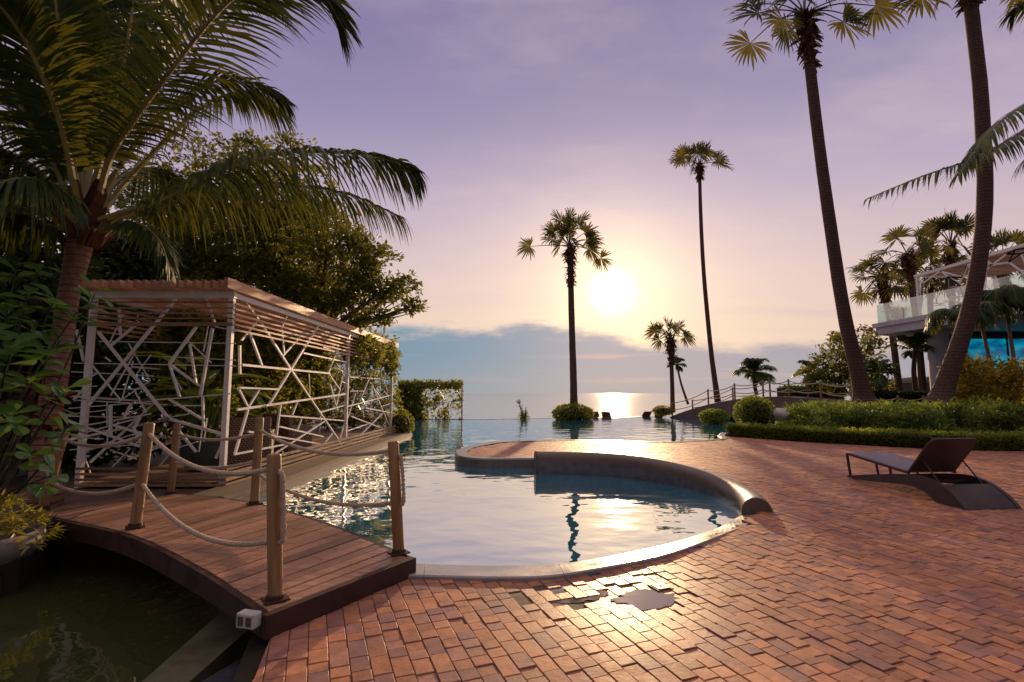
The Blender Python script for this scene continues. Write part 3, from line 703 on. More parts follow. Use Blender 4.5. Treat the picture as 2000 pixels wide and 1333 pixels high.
side = '''175 195 270 330 4;270 330 455 620 5;455 620 740 1042 5;615 345 320 820 5;160 585 670 635 5;670 635 715 515 4;670 635 740 735 4;680 700 715 830 4;715 830 752 650 4;
525 515 790 572 4;640 480 795 532 4;430 290 395 365 4;395 365 410 522 4;500 425 400 532 4;245 330 155 440 4;200 385 275 588 5;130 850 785 755 5;140 720 375 730 4;
140 720 200 837 4;200 837 265 730 4;200 837 120 1110 5;388 820 365 1000 5;385 885 770 916 4;380 950 640 1010 4;645 920 350 1112 4;195 980 635 1056 4;110 1115 440 1050 4;
518 895 490 972 4;488 805 460 882 4;625 865 785 820 4;715 600 788 642 4;745 680 788 702 4;695 990 620 1080 4;555 640 560 762 3;757 950 735 1035 4;395 1095 440 1195 3;
800 657 1000 670 4;912 670 858 800 4;925 690 1030 942 4;800 740 880 740 3;832 752 785 900 4;780 832 1056 760 4;890 840 1056 872 4;805 890 990 962 4;992 870 850 1008 4;
788 975 920 930 4;1056 810 985 832 3;1012 920 980 968 3;870 560 905 650 4;870 800 880 900 3;810 520 850 660 3;1000 620 1020 760 3;960 560 910 670 3;930 850 920 900 3;150 470 150 640 5'''
b = MB(); pat_side = []
for i, (x0, y0, x1, y1, k) in enumerate(chunk(side)):
    p, q_ = onwall(420 + .33 * x0, 520 + .33 * y0, FA, FB), onwall(420 + .33 * x1, 520 + .33 * y1, FA, FB)
    for e in (p, q_): e.z = min(max(e.z, .1), 2.95)
    off = V((.0023 * (i % 9) - .01, 0, 0)); s = {3: .018, 4: .029, 5: .037}[int(k)]
    b.bar(p + off, q_ + off, s, s * .9, V((1, 0, 0))); pat_side.append((p, q_, s))
b.build('side_lattice', M['white_metal'], root)
b = MB()
for p, q_, s in pat_side:
    f = lambda e: V((BK, 25.1 - e.y, e.z)); b.bar(f(p), f(q_), s, s, V((1, 0, 0)))
b.build('back_lattice', M['white_metal'], root); b = MB()
for p, q_, s in pat_front:
    f = lambda e: V((max(BK, -10.8 - e.x), 17.3, e.z)); b.bar(f(p), f(q_), s * .9, s * .9, V((0, 1, 0)))
b.build('back_lattice', M['white_metal'], root)

# wicker armchairs and pots inside
def armchair(loc, rz, label):
    r_ = thing('wicker_chair', label, 'armchair', loc, 'wicker chairs in the pergola'); Mx = Matrix.Rotation(rz, 3, 'Z'); L = V(loc)
    def bx(mb, c, s): mb.box(L + Mx @ V(c), s, rz, 0, .02)
    b = MB(); bx(b, (0, 0, .2), (.62, .62, .36)); b.build('seat_base', M['wicker'], r_)
    b = MB(); bx(b, (0, .29, .45), (.74, .10, .88)); b.build('backrest', M['wicker'], r_)
    for s in (-1, 1):
        b = MB(); bx(b, (s * .34, -.03, .32), (.10, .64, .62)); b.build('arm', M['wicker'], r_)
    b = MB(); bx(b, (0, -.04, .43), (.54, .54, .10)); b.build('cushion', M['sling'], r_)
pz = .13
armchair((-4.85, 9.6, pz), R(200), 'woven wicker armchair just behind the near corner post of the pergola')
armchair((-4.9, 11.3, pz), R(160), 'woven wicker armchair inside the pergola behind the poolside lattice')
def pot(mb, c, r, h): mb.lathe([(.001, .0), (r * .62, 0), (r * .72, h * .1), (r, h * .62), (r * .92, h * .93), (r * 1.0, h), (r * .9, h), (r * .85, h * .86), (.001, h * .84)], c, 26)
root = thing('potted_banana_plant', 'broad-leaved banana-like plant in a dark glazed pot inside the pergola', 'potted plant', (-5.35, 9.0, pz))
b = MB(); pot(b, (-5.35, 9.0, pz), .34, .52); b.build('pot', M['clay'], root, smooth=True)
b = MB(); st = MB(); q = random.Random(12)
for i in range(34):
    a = q.uniform(0, 6.28); c = V((-5.35, 9.0, pz + .45)) + V((math.cos(a), math.sin(a), 0)) * q.uniform(.02, .18); h_ = q.uniform(.45, 1.45)
    tp = c + V((math.cos(a) * .22 * h_, math.sin(a) * .22 * h_, h_)); st.tube(catmull([c, c.lerp(tp, .5) + V((0, 0, .05)), tp], 5), [.022, .018, .015, .012, .009], 6)
    dr = unit(V((math.cos(a), math.sin(a), q.uniform(.1, .9)))); b.bigleaf(tp, dr, unit(V((-dr.x * .5, -dr.y * .5, 1))), q.uniform(.6, .95), q.uniform(.20, .34), 0, .12, q.uniform(.25, .7), ((0, .15), (.15, .7), (.45, 1), (.75, .8), (.93, .35), (1, .03)))
b.build('foliage', M['banana_leaf'], root); st.build('stem', M['banana_leaf'], root)

def cloud(mb, c, r, n, sz, q, asp=.5, hollow=.35, mi=0, clump=6, up=.35):
    """leaf rosettes spread through an ellipsoid"""
    c = V(c); done = 0
    while done < n:
        d_ = unit(V((q.gauss(0, 1), q.gauss(0, 1), q.gauss(0, 1)))); rr = (hollow + (1 - hollow) * q.random() ** .6)
        wob = .72 + .5 * noise.noise(d_ * 2.1 + c * 1.7)
        p = c + V((d_.x * r[0], d_.y * r[1], d_.z * r[2])) * rr * min(1.12, wob + .2)
        ax = unit(d_ + V((q.gauss(0, .5), q.gauss(0, .5), q.gauss(0, .5) + up)))
        for _ in range(clump):
            l = sz * q.uniform(.6, 1.25); dv = unit(ax * .5 + V((q.gauss(0, .7), q.gauss(0, .7), q.gauss(0, .6))))
            nv = unit(V((q.gauss(0, .5), q.gauss(0, .5), 1)))
            mb.leaf(p + V((q.gauss(0, sz * .4), q.gauss(0, sz * .4), q.gauss(0, sz * .3))), dv, nv, l, l * asp, mi); done += 1

# climbing vine over the far bay of the pergola
q = random.Random(21)
root = thing('climbing_vine', 'leafy vine spilling over the far end of the pergola roof and lattice', 'vine', (-4.1, 16, .1))
b = MB()
for px, py, Y, rx_, ry_, n in ((700, 672, 14, 40, 24, 420), (730, 690, 15, 34, 40, 500), (755, 690, 16.5, 26, 34, 520), (770, 700, 17.2, 15, 44, 520), (700, 700, 13.6, 22, 30, 260), (745, 665, 16.8, 30, 12, 200), (715, 735, 15, 14, 30, 120)):
    c = P(px, py, Y); c.x -= .12; cloud(b, c, (rx_ * Y / 1000, .6, ry_ * Y / 1000), int(n * 1.7), .13, q, .75, .2, up=-.1)
b.build('foliage', M['vine_leaf'], root)
b = MB()
for i in range(9):
    p = P(690 + i * 10, 668, 13.5 + i * .42); b.tube(catmull([p, p + V((q.uniform(-.2, .2), .1, -.5)), p + V((q.uniform(-.3, .3), .1, -1.1 - q.random() * .8))], 7), .008, 5)
b.build('stem', M['bark'], root)
root = thing('vine_curtain', 'curtain of yellow-green vine hanging on the inner side of the pergola', 'vine', (-6.3, 12.5, .1))
b = MB()
for i in range(110):
    y = 9.5 + 7.5 * q.random(); x0 = BK - .1 + q.uniform(0, .45); zz = 2.95
    while zz > q.uniform(.3, 1.2):
        cloud(b, (x0 + q.gauss(0, .1), y + q.gauss(0, .12), zz), (.16, .16, .16), 14, .12, q, .7, .1, up=-.3); zz -= .17
b.build('foliage', M['vine_leaf'], root)

for x, y, hh in ((-8.6, 20.4, 3.2), (-7.4, 20.8, 2.9), (-6.3, 20.6, 2.5), (-5.3, 21.2, 2.0)):  # last shrub added to block bright sky mirrored in the pool
    q = random.Random(int(-x * 10)); root = thing('shrub', 'sunlit yellow-green shrub glimpsed through the far bay of the pergola', 'shrub', (x, y, 0), 'sunlit shrubs past the pergola'); b = MB()
    for z_ in (.5, 1.2, 1.9, 2.6):
        if z_ < hh: cloud(b, (x + q.gauss(0, .15), y + q.gauss(0, .2), z_), (.85, .8, .6), 460, .19, q, .6, .2)
    b.build('foliage', M['vine_leaf'], root)
    b = MB(); b.tube([(x, y, 0), (x + .1, y, hh * .8)], [.06, .02], 6); b.build('stem', M['bark'], root)

# ================================================================== FROND PALMS
def frond(mb, pts, L, n=70, droop=.55, wd=.034, lift=.15, r0=.035, q=rnd, start=.14, fwd=.35):
    m_ = 40; c = catmull(pts, m_); rad = [r0 * (1 - .86 * (i / (m_ - 1)) ** .8) for i in range(m_)]
    mb.tube(c, rad, 6, 1)
    for i in range(n):
        u = start + (1 - start) * (i + q.uniform(-.3, .3)) / n; u = min(max(u, start), .998); x = u * (m_ - 1); k = min(int(x), m_ - 2)
        p = c[k].lerp(c[k + 1], x - k); T = unit(c[min(k + 2, m_ - 1)] - c[max(k - 1, 0)])
        S = T.cross(V((0, 0, 1))); S = unit(S) if S.length > .12 else V((1, 0, 0)); N = unit(S.cross(T))
        l = L * (.45 + .55 * math.sin(min(1, (u - start) / .33) * math.pi / 2)) * (1 - .66 * max(0, (u - .45) / .55) ** 1.4)
        for sg in (-1, 1):
            if q.random() < .03: continue
            ll = l * q.uniform(.85, 1.1)
            dr = unit(S * sg * (.95 - .35 * u) + T * (fwd + .55 * u) + N * (lift + q.gauss(0, .07)) + rv(.05))
            dp = droop * q.uniform(.75, 1.3); Wv = unit(T - dr * T.dot(dr)) if abs(T.dot(dr)) < .98 else N
            vs = []
            for j, ww in ((0, .45), (.22, 1), (.5, .9), (.78, .55), (1, .06)):
                e = p + dr * ll * j * (1 - .18 * dp * j) - V((0, 0, dp * ll * j * j * .8))
                vs += [e + Wv * wd / 2 * ww, e - Wv * wd / 2 * ww]
            mb.add(vs, [(2 * j, 2 * j + 1, 2 * j + 3, 2 * j + 2) for j in range(4)], 0)

def fpts(s): return [P(a, b_, y) for a, b_, y in s]
CB = P(95, 940, 6.6); CB.z = .0
root = thing('coconut_palm', 'big coconut palm at the left with long drooping fronds and ringed orange-lit trunk', 'palm tree', CB)
b = MB(); tp = catmull([CB, P(88, 860, 6.6), P(106, 760, 6.55), P(122, 660, 6.5), P(132, 590, 6.5), P(149, 510, 6.45), P(163, 440, 6.4)], 26)
b.tube(tp, [.175 - .03 * min(1, i / 4) - .03 * min(1, i / 14) + (.05 * max(0, (i - 19) / 6)) for i in range(26)], 20, 0, True, .025)
b.build('trunk', M['coco_bark'], root, smooth=True)
b = MB(); cc = P(164, 440, 6.4); q = random.Random(4)
for i in range(46):   # fibrous husk and old leaf bases round the crown
    a = q.uniform(0, 6.28); z0 = q.uniform(-.35, .18); p = cc + V((math.cos(a) * .17, math.sin(a) * .17, z0)); o_ = V((math.cos(a), math.sin(a), 0))
    b.bigleaf(p, unit(o_ * .55 + V((0, 0, 1))), unit(o_), q.uniform(.25, .5), q.uniform(.10, .17), 0, .1, -.15, ((0, 1), (.3, .9), (.6, .6), (.85, .45), (1, .2)))
b.build('husk', M['husk'], root)
CR = [
    ([(185, 415, 6.3), (215, 310, 6.1), (262, 235, 5.8), (340, 130, 5.4), (440, 10, 5.0), (540, -50, 4.8), (625, -15, 4.8), (668, 48, 4.9)], .95, 110, .45),
    ([(195, 430, 6.3), (300, 395, 6.2), (420, 335, 6.1), (540, 300, 6.1), (690, 300, 6.1), (770, 315, 6.2), (812, 332, 6.3)], .82, 110, 1.05),
    ([(200, 440, 6.4), (300, 400, 6.6), (420, 370, 6.9), (560, 362, 7.1), (680, 380, 7.3), (785, 425, 7.5)], .85, 95, 1.1),
    ([(155, 410, 6.3), (140, 280, 6.1), (125, 140, 5.7), (108, 0, 5.4), (85, -120, 5.2)], .95, 85, .25),
    ([(172, 405, 6.4), (210, 260, 6.4), (245, 100, 6.3), (265, -40, 6.2), (270, -150, 6.1)], .95, 85, .25),
    ([(145, 420, 6.3), (110, 330, 6.1), (60, 240, 5.8), (0, 130, 5.5), (-80, 60, 5.2), (-180, 90, 5.0)], .95, 90, .6),
    ([(140, 425, 6.4), (90, 350, 6.3), (20, 300, 6.2), (-80, 280, 6.0), (-190, 330, 5.8)], .95, 85, .8),
    ([(140, 440, 6.5), (80, 390, 6.6), (0, 330, 6.7), (-90, 320, 6.8), (-180, 370, 6.9)], .9, 75, .9),
    ([(190, 425, 6.6), (270, 330, 7.1), (360, 240, 7.6), (430, 190, 8.1), (500, 190, 8.5), (560, 230, 8.8)], .9, 90, .8),
    ([(165, 410, 6.6), (180, 270, 7.1), (170, 120, 7.5), (140, 10, 7.8), (90, -60, 8.0)], .95, 80, .4),
    ([(180, 410, 6.7), (235, 260, 6.9), (320, 110, 7.0), (420, 0, 7.1), (500, -20, 7.2), (570, 40, 7.3)], .95, 85, .5),
    ([(135, 450, 6.3), (80, 440, 6.0), (20, 420, 5.7), (-60, 440, 5.4), (-150, 520, 5.2)], .85, 75, 1.0),
    ([(195, 450, 6.3), (240, 440, 6.1), (275, 440, 6.0), (310, 470, 5.9), (330, 520, 5.9)], .45, 60, .8),
    ([(150, 440, 6.7), (110, 400, 7.2), (60, 380, 7.7), (0, 400, 8.1), (-60, 460, 8.5)], .9, 70, .9),
    ([(175, 430, 6.8), (215, 370, 7.4), (270, 330, 8.0), (330, 340, 8.5), (390, 390, 8.9)], .9, 70, 1.0),
    ([(150, 415, 6.5), (95, 300, 6.5), (30, 190, 6.4), (-40, 100, 6.2), (-120, 60, 6.0)], .95, 85, .5),
    ([(160, 410, 6.4), (150, 250, 6.3), (160, 90, 6.1), (190, -40, 5.9), (230, -130, 5.8)], .95, 85, .3),
    ([(150, 420, 6.7), (80, 310, 7.2), (0, 230, 7.6), (-90, 200, 7.9)], .95, 80, .7),
    ([(165, 410, 6.8), (175, 250, 7.5), (215, 110, 8.1), (280, 20, 8.6), (350, 0, 9.0)], .95, 85, .6),
    ([(145, 430, 6.1), (100, 380, 5.6), (40, 350, 5.2), (-30, 370, 4.9)], .8, 75, .9),
    ([(185, 420, 6.6), (250, 300, 6.9), (330, 210, 7.2), (420, 160, 7.5), (510, 170, 7.8), (560, 200, 8.0)], .85, 90, .7),
    ([(155, 420, 6.2), (120, 250, 5.7), (60, 100, 5.2), (-10, 0, 4.8), (-90, -60, 4.5)], .95, 80, .4),
    ([(178, 410, 6.5), (225, 230, 6.7), (300, 60, 6.8), (370, -60, 6.9), (450, -130, 7.0)], .95, 80, .4),
]
q = random.Random(8)
for pts, L, n, dp in CR:
    if not n: continue
    b = MB(); frond(b, fpts(pts), L, int(n * 1.25), dp, .042, .12, .045, q); o = b.build('frond', [M['palm_leaf'], M['rachis']], root)

# coconut palm standing right of the view: its fronds reach in
RP = V((11.2, 9.2, .1))
root = thing('coconut_palm', 'coconut palm at the right edge whose feathery fronds reach across the tall leaning trunk', 'palm tree', RP)
rc = P(2190, 170, 8.9)
b = MB(); b.tube(catmull([RP, RP.lerp(rc, .35) + V((.25, 0, 0)), RP.lerp(rc, .7) + V((.2, 0, 0)), rc], 20), [.22 - .004 * i for i in range(20)], 16, 0, True, .02); b.build('trunk', M['coco_bark'], root, smooth=True)
for pts, L, n, dp in (
        ([(2170, 170, 8.9), (2080, 205, 8.8), (1990, 262, 8.7), (1900, 310, 8.6), (1800, 345, 8.6), (1690, 390, 8.6)], .55, 80, .75),
        ([(2170, 160, 8.9), (2100, 170, 8.6), (2020, 195, 8.3), (1935, 255, 8.1), (1870, 345, 8.0)], .5, 70, .8),
        ([(2180, 150, 8.9), (2100, 100, 8.9), (2020, 60, 9.0), (1960, 60, 9.1), (1930, 100, 9.2)], .0, 0, .7),
        ([(2185, 145, 8.9), (2130, 70, 9.2), (2060, 20, 9.6), (2000, 10, 9.9), (1975, 30, 10.1)], .55, 60, .8),
        ([(2190, 180, 8.9), (2120, 215, 9.2), (2050, 260, 9.5), (1985, 330, 9.8)], .5, 60, .8),
        ([(2200, 150, 8.9), (2230, 40, 8.8), (2290, -60, 8.7), (2380, -100, 8.6)], .7, 60, .6),
        ([(2200, 170, 8.9), (2300, 120, 8.8), (2400, 140, 8.7), (2480, 220, 8.6)], .7, 60, .8),
        ([(2200, 180, 8.9), (2270, 200, 8.7), (2340, 260, 8.5), (2380, 350, 8.4)], .7, 60, .9)):
    if n: b = MB(); frond(b, fpts(pts), L * 1.25, int(n * 1.3), dp, .036, .1, .035, q); b.build('frond', [M['palm_leaf'], M['rachis']], root)

# ================================================================== FAN PALMS
def fan(mb, base, dr, plen, Rr, q, sag=.2, nseg=24, spread=128):
    dr = unit(dr); tip = base + dr * plen - V((0, 0, sag * plen)); midp = base.lerp(tip, .5) + V((0, 0, sag * plen * .45))
    c = catmull([base, midp, tip], 7); mb.tube(c, [.03, .028, .026, .024, .021, .018, .015], 5, 1)
    A_ = unit(c[-1] - c[-2]); A_ = unit(A_ - V((0, 0, .12))); S = A_.cross(V((0, 0, 1))); S = unit(S) if S.length > .15 else V((1, 0, 0)); N = unit(S.cross(A_))
    rot = q.uniform(.45, 1.35) * q.choice((-1, 1)); S2 = S * math.cos(rot) + N * math.sin(rot); N2 = unit(S2.cross(A_)); hub = c[-1]
    dph = 2 * spread / nseg
    for i in range(nseg):
        if q.random() < .04: continue
        ph = R(-spread + dph * (i + .5)); d_ = A_ * math.cos(ph) + S2 * math.sin(ph) + N2 * (.16 * (1 - math.cos(ph)) + q.gauss(0, .05)); d_ = unit(d_)
        rr = Rr * (.78 + .22 * math.cos(ph * .8)) * q.uniform(.80, 1.12); ws = unit(d_.cross(N2)); k = R(dph) / 2
        m1 = hub + d_ * rr * .52; w1 = rr * .52 * math.tan(k) * 1.06; fl = N2 * (.035 * Rr * (1 if i % 2 else -1))
        dz = V((0, 0, rr * q.uniform(.03, .30)))
        m2 = hub + d_ * rr * .83 - dz * .35; w2 = w1 * .66; tp = hub + d_ * rr - dz
        mb.add([hub, m1 + ws * w1 - fl * .5, m1 - ws * w1 + fl * .5, m2 + ws * w2, m2 - ws * w2, tp], [(0, 1, 2), (1, 3, 4, 2), (3, 5, 4)], 0)

def fan_palm(label, path, r0, r1, leaves, Rr, flare=0., skirt=True, group=None, seed=1, skirt_len=1.1, plen=1.1):
    q = random.Random(seed); base = V(path[0]); root = thing('fan_palm', label, 'palm tree', base, group)
    n = 30; c = catmull(path, n)
    b = MB(); b.tube(c, [r0 + (r1 - r0) * (i / (n - 1)) ** .8 + flare * math.exp(-i / 2.6) for i in range(n)], 16, 0, True, .03)
    b.build('trunk', M['palm_bark'], root, smooth=True)
    top = c[-1]; T = unit(c[-1] - c[-3])
    if skirt:
        b = MB()
        for i in range(200):
            a = q.uniform(0, 6.28); h_ = -q.random() ** 1.2 * skirt_len; o_ = V((math.cos(a), math.sin(a), 0)); p = top + T * h_ + o_ * r1 * .8
            b.bigleaf(p, unit(o_ * .75 + V((0, 0, q.uniform(-.6, .7)))), unit(o_ + V((0, 0, .4))), q.uniform(.26, .62) * (1 + .5 * h_ / skirt_len), q.uniform(.13, .24), 0, .1, .35, ((0, 1), (.4, .8), (.75, .5), (1, .2)))
        b.build('leaf_skirt', M['husk'], root)
    for lf in leaves:
        if len(lf) == 3: a, e, k = lf; dr = V((math.cos(R(a)) * math.cos(R(e)), math.sin(R(a)) * math.cos(R(e)), math.sin(R(e)))); pl = plen * k
        b = MB(); fan(b, top + T * .1, dr, pl, Rr * q.uniform(.88, 1.1), q, q.uniform(.05, .22) if e > 0 else .3); b.build('fan_leaf', [M['fan_leaf'], M['fan_stem']], root)
    return root
# leaf lists: (azimuth, elevation, petiole factor); azimuth 0 = picture right, 270 = towards the viewer
ball = lambda q, n, lo=-25, hi=85: [(q.uniform(0, 360), q.uniform(lo, hi), q.uniform(.75, 1.15)) for _ in range(n)]
fan_palm('tall fan palm rising from the pool edge bush beside the setting sun',
         [P(1121, 815, 29.6), P(1120, 740, 29.6), P(1117, 640, 29.6), P(1113, 484, 29.6)], .225, .165,
         [(95, 85, .9), (250, 75, .7), (165, 52, 1.1), (195, 40, 1.0), (15, 48, 1.15), (350, 30, .9), (182, 2, 1.75), (2, -6, 1.35), (330, 0, .9), (270, 40, .5), (90, 50, .8), (120, 20, .8), (60, 30, .7), (210, 62, .7), (85, 80, 1.5), (265, 82, 1.3), (180, 72, 1.25), (0, 70, 1.2), (200, 20, .9), (-20, 22, 1.0)], .95, .06, True, seed=3, skirt_len=2.4, plen=1.35)
fan_palm('tallest slim fan palm behind the stone bridge with a bare curved trunk',
         [P(1402, 786, 38), P(1388, 680, 38), P(1375, 540, 38), P(1369, 430, 38), P(1366, 325, 38)], .19, .12,
         [(180, 35, 1.3), (195, 12, 1.5), (160, 60, 1.1), (100, 80, 1.2), (60, 65, 1.2), (20, 55, 1.4), (8, 18, 1.7), (-10, 25, 1.3), (270, 50, .9), (300, 60, 1.), (230, 60, 1.), (90, 40, 1.)], 1.12, .05, True, seed=5, skirt_len=1.1, plen=1.1)
fan_palm('short fan palm with a round leaf-base collar at the left end of the stone bridge',
         [P(1314, 806, 31.5), P(1313, 760, 31.5), P(1311, 700, 31.5), P(1309, 660, 31.5)], .14, .11,
         [(180, 20, 1.1), (200, 45, 1.0), (160, 40, 1.), (120, 75, .9), (60, 72, 1.), (20, 50, 1.1), (0, 22, 1.15), (-15, 2, 1.0), (270, 50, .8), (90, 40, .8), (195, -2, .9)], .80, .03, True, seed=7, skirt_len=1.7, plen=.85)
fan_palm('leaning fan palm whose thick trunk tapers up to a crown cut by the top edge',
         [P(1690, 800, 18.6), P(1680, 745, 18.6), P(1650, 620, 18.4), P(1620, 430, 18.0), P(1592, 220, 17.6), P(1572, 32, 17.3)], .265, .17,
         [(178, 12, 1.35), (190, -18, 1.9), (205, -12, 1.0), (170, 30, 1.6), (185, 42, 1.5), (0, 10, 1.3), (8, 30, 1.7), (350, 12, 1.9), (350, -5, 1.0), (100, 70, 1.2), (60, 60, 1.2), (250, 60, 1.2), (300, 50, 1.2), (270, 20, .9), (90, 20, 1.0)], 1.0, .36, True, seed=9, skirt_len=1.9, plen=1.25)
fan_palm('near fan palm at right, its trunk bowing outward beyond the top of the picture',
         [P(1832, 800, 17.2), P(1850, 740, 17.2), P(1895, 600, 17.0), P(1922, 420, 16.7), P(1918, 220, 16.4), P(1902, 60, 16.2), P(1885, -70, 16.0)], .255, .19,
         [(182, -25, 1.4), (190, -35, .85), (170, 10, 1.5), (0, -10, 1.5), (15, 20, 1.5), (340, -18, 1.3), (100, 60, 1.2), (60, 50, 1.2), (270, 30, 1.), (300, 40, 1.2), (230, 40, 1.2), (140, 30, 1.2)], 1.0, .28, True, seed=11, skirt_len=1.5, plen=1.3)
qq = random.Random(33)
for lab, px0, px1, yb, yt, Y, RR in (
        ('slim fan palm passing in front of the terrace corner, leftmost of the terrace cluster', 1758, 1722, 780, 545, 30, .95),
        ('fan palm just right of the potted plant on the terrace, second of the cluster', 1805, 1772, 790, 500, 29, 1.05),
        ('fan palm behind the white terrace pergola with the highest crown of the cluster', 1862, 1857, 760, 480, 30, 1.05),
        ('lower fan palm with a round spiky crown tucked behind the terrace pergola corner', 1822, 1815, 780, 540, 33, 1.0),
        ('fan palm showing only its fan tops above the terrace pergola roof', 1962, 1960, 700, 510, 27, 1.0)):
    fan_palm(lab, [P(px0, yb, Y), P(px0 * .6 + px1 * .4, yb * .5 + yt * .5, Y), P(px1, yt, Y)], .19, .15, ball(qq, 15, -35, 85), RR, .03, True, 'fan palms by the terrace', int(px0), 1.4, 1.25)

# small coconut palms far off
def small_coco(label, base, top, L, n, ll, seed, r0=.14):
    q = random.Random(seed); root = thing('coconut_palm', label, 'palm tree', base)
    b = MB(); c = catmull([base, V(base).lerp(V(top), .5) + V((-.1, 0, 0)), top], 12); b.tube(c, [r0 - i * .004 for i in range(12)], 10); b.build('trunk', M['palm_bark'], root, smooth=True)
    for i in range(n):
        a = 2.4 * i + q.uniform(-.3, .3); e = q.uniform(-.75, 1.0) if i % 3 else q.uniform(.9, 1.45); hd = V((math.cos(a), math.sin(a), 0)); ln = L * q.uniform(.85, 1.1)
        p0 = V(top); p1 = p0 + (hd * math.cos(e) + V((0, 0, math.sin(e)))) * ln * .4; p2 = p1 + (hd * .75 * math.cos(e * .8) + V((0, 0, math.sin(e) * .75 - .12))) * ln * .36; p3 = p2 + (hd * .6 * math.cos(e * .6) + V((0, 0, math.sin(e) * .5 - .45))) * ln * .32
        b = MB(); frond(b, [p0, p1, p2, p3], ll, 32, .6, .07, .1, .03, q, .1); b.build('frond', [M['palm_leaf'], M['rachis']], root)
small_coco('squat coconut palm with a full starry crown behind the stone bridge', P(1478, 772, 36), P(1474, 726, 36), 1.5, 26, .72, 2)
small_coco('tiny slender coconut palm leaning behind the short fan palm', P(1344, 790, 44), P(1322, 712, 44), .95, 11, .5, 4, .11)
small_coco('feathery palm hanging below the terrace slab beside the column', P(1790, 770, 27), P(1787, 685, 27), 1.5, 12, .6, 6)
small_coco('little feathery palm at the left foot of the round bushy tree', P(1582, 775, 27), P(1584, 728, 27), 1.0, 10, .5, 8, .09)
small_coco('small arching palm between the leaning trunk and the dark hut', P(1722, 765, 24), P(1718, 728, 24), .95, 10, .45, 12, .08)

# ================================================================== BROADLEAF TREES
def broadleaf(name, label, cat, base, blobs, m_, seed, sz=.13, trunk=.22, asp=.5, limbs=True, group=None, dens=1.):
    """blobs: (px, py, Y, rx px, ry px, leaf count)"""
    q = random.Random(seed); root = thing(name, label, cat, base, group); b = MB(); w_ = MB(); base = V(base); cs = []
    for px, py, Y, rx_, ry_, n in blobs:
        c = P(px, py, Y); k = Y / 1000; cs.append(c); cloud(b, c, (rx_ * k, (rx_ + ry_) / 2 * k, ry_ * k), int(n * dens), sz, q, asp, .2)
    b.build('crown', m_, root)
    if limbs:
        fork = base.lerp(sum(cs, V((0, 0, 0))) / len(cs), .45); w_.tube(catmull([base, base.lerp(fork, .5) + V((.1, 0, 0)), fork], 8), [trunk * (1 - .05 * i) for i in range(8)], 12, 0, True, .05)
        for c in cs:
            md = fork.lerp(c, .5) + V((q.gauss(0, .2), q.gauss(0, .2), q.gauss(0, .25)))
            w_.tube(catmull([fork, md, c], 9), [trunk * .55 * (1 - .1 * i) for i in range(9)], 8, 0, True, .05)
            for _ in range(5):
                e = c + V((q.uniform(-.3, .3), q.gauss(0, .4), q.gauss(0, .25))); w_.tube(catmull([md.lerp(c, .6), md.lerp(e, .7), e], 5), [.03, .025, .02, .014, .008], 5)
        w_.build('trunk', M['bark'], root)
    return root
broadleaf('broadleaf_tree', 'spreading dark green tree leaning out over the pergola roof', 'tree', (-7.5, 18.6, 0), [
    (560, 390, 15.5, 120, 85, 1500), (440, 340, 16, 120, 75, 1300), (330, 410, 16, 120, 110, 1500), (640, 480, 14.8, 100, 65, 1100), (700, 535, 14.4, 60, 40, 520), (735, 500, 14.4, 45, 32, 260), (745, 570, 14.3, 46, 26, 330),
    (790, 555, 14.2, 32, 26, 150), (800, 600, 14.2, 30, 16, 110), (725, 620, 14.2, 50, 20, 260), (690, 470, 14.6, 40, 26, 200), (510, 470, 16, 130, 90, 1900), (360, 500, 16.5, 130, 70, 1500), (590, 560, 16, 110, 50, 1300), (660, 590, 15, 80, 36, 650),
    (570, 282, 15.5, 42, 22, 130), (500, 290, 15.8, 60, 30, 260), (450, 540, 16.5, 140, 45, 1200), (640, 425, 15.3, 60, 35, 350)], M['tree_leaf'], 41, .17, .3, .55, dens=2.0)
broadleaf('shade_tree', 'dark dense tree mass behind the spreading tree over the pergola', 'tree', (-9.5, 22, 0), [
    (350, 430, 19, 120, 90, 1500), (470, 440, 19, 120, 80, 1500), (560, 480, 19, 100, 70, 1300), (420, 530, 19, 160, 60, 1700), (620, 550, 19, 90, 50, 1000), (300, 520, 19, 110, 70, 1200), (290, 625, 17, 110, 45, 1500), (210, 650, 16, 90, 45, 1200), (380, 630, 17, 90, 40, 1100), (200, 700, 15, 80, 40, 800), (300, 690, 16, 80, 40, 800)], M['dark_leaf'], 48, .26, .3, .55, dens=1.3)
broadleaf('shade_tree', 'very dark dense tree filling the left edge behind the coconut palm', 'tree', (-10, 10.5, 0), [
    (-40, 480, 9.5, 190, 130, 1800), (60, 560, 9.8, 150, 90, 1600), (-20, 650, 9.5, 150, 110, 1500), (170, 560, 12, 130, 80, 1500), (250, 500, 12.5, 110, 60, 1300), (60, 760, 9.0, 110, 90, 1300), (-60, 820, 8.6, 130, 110, 1300), (230, 590, 12.5, 70, 50, 700), (20, 380, 11, 170, 80, 900)], M['dark_leaf'], 42, .20, .25, .5, dens=1.7)
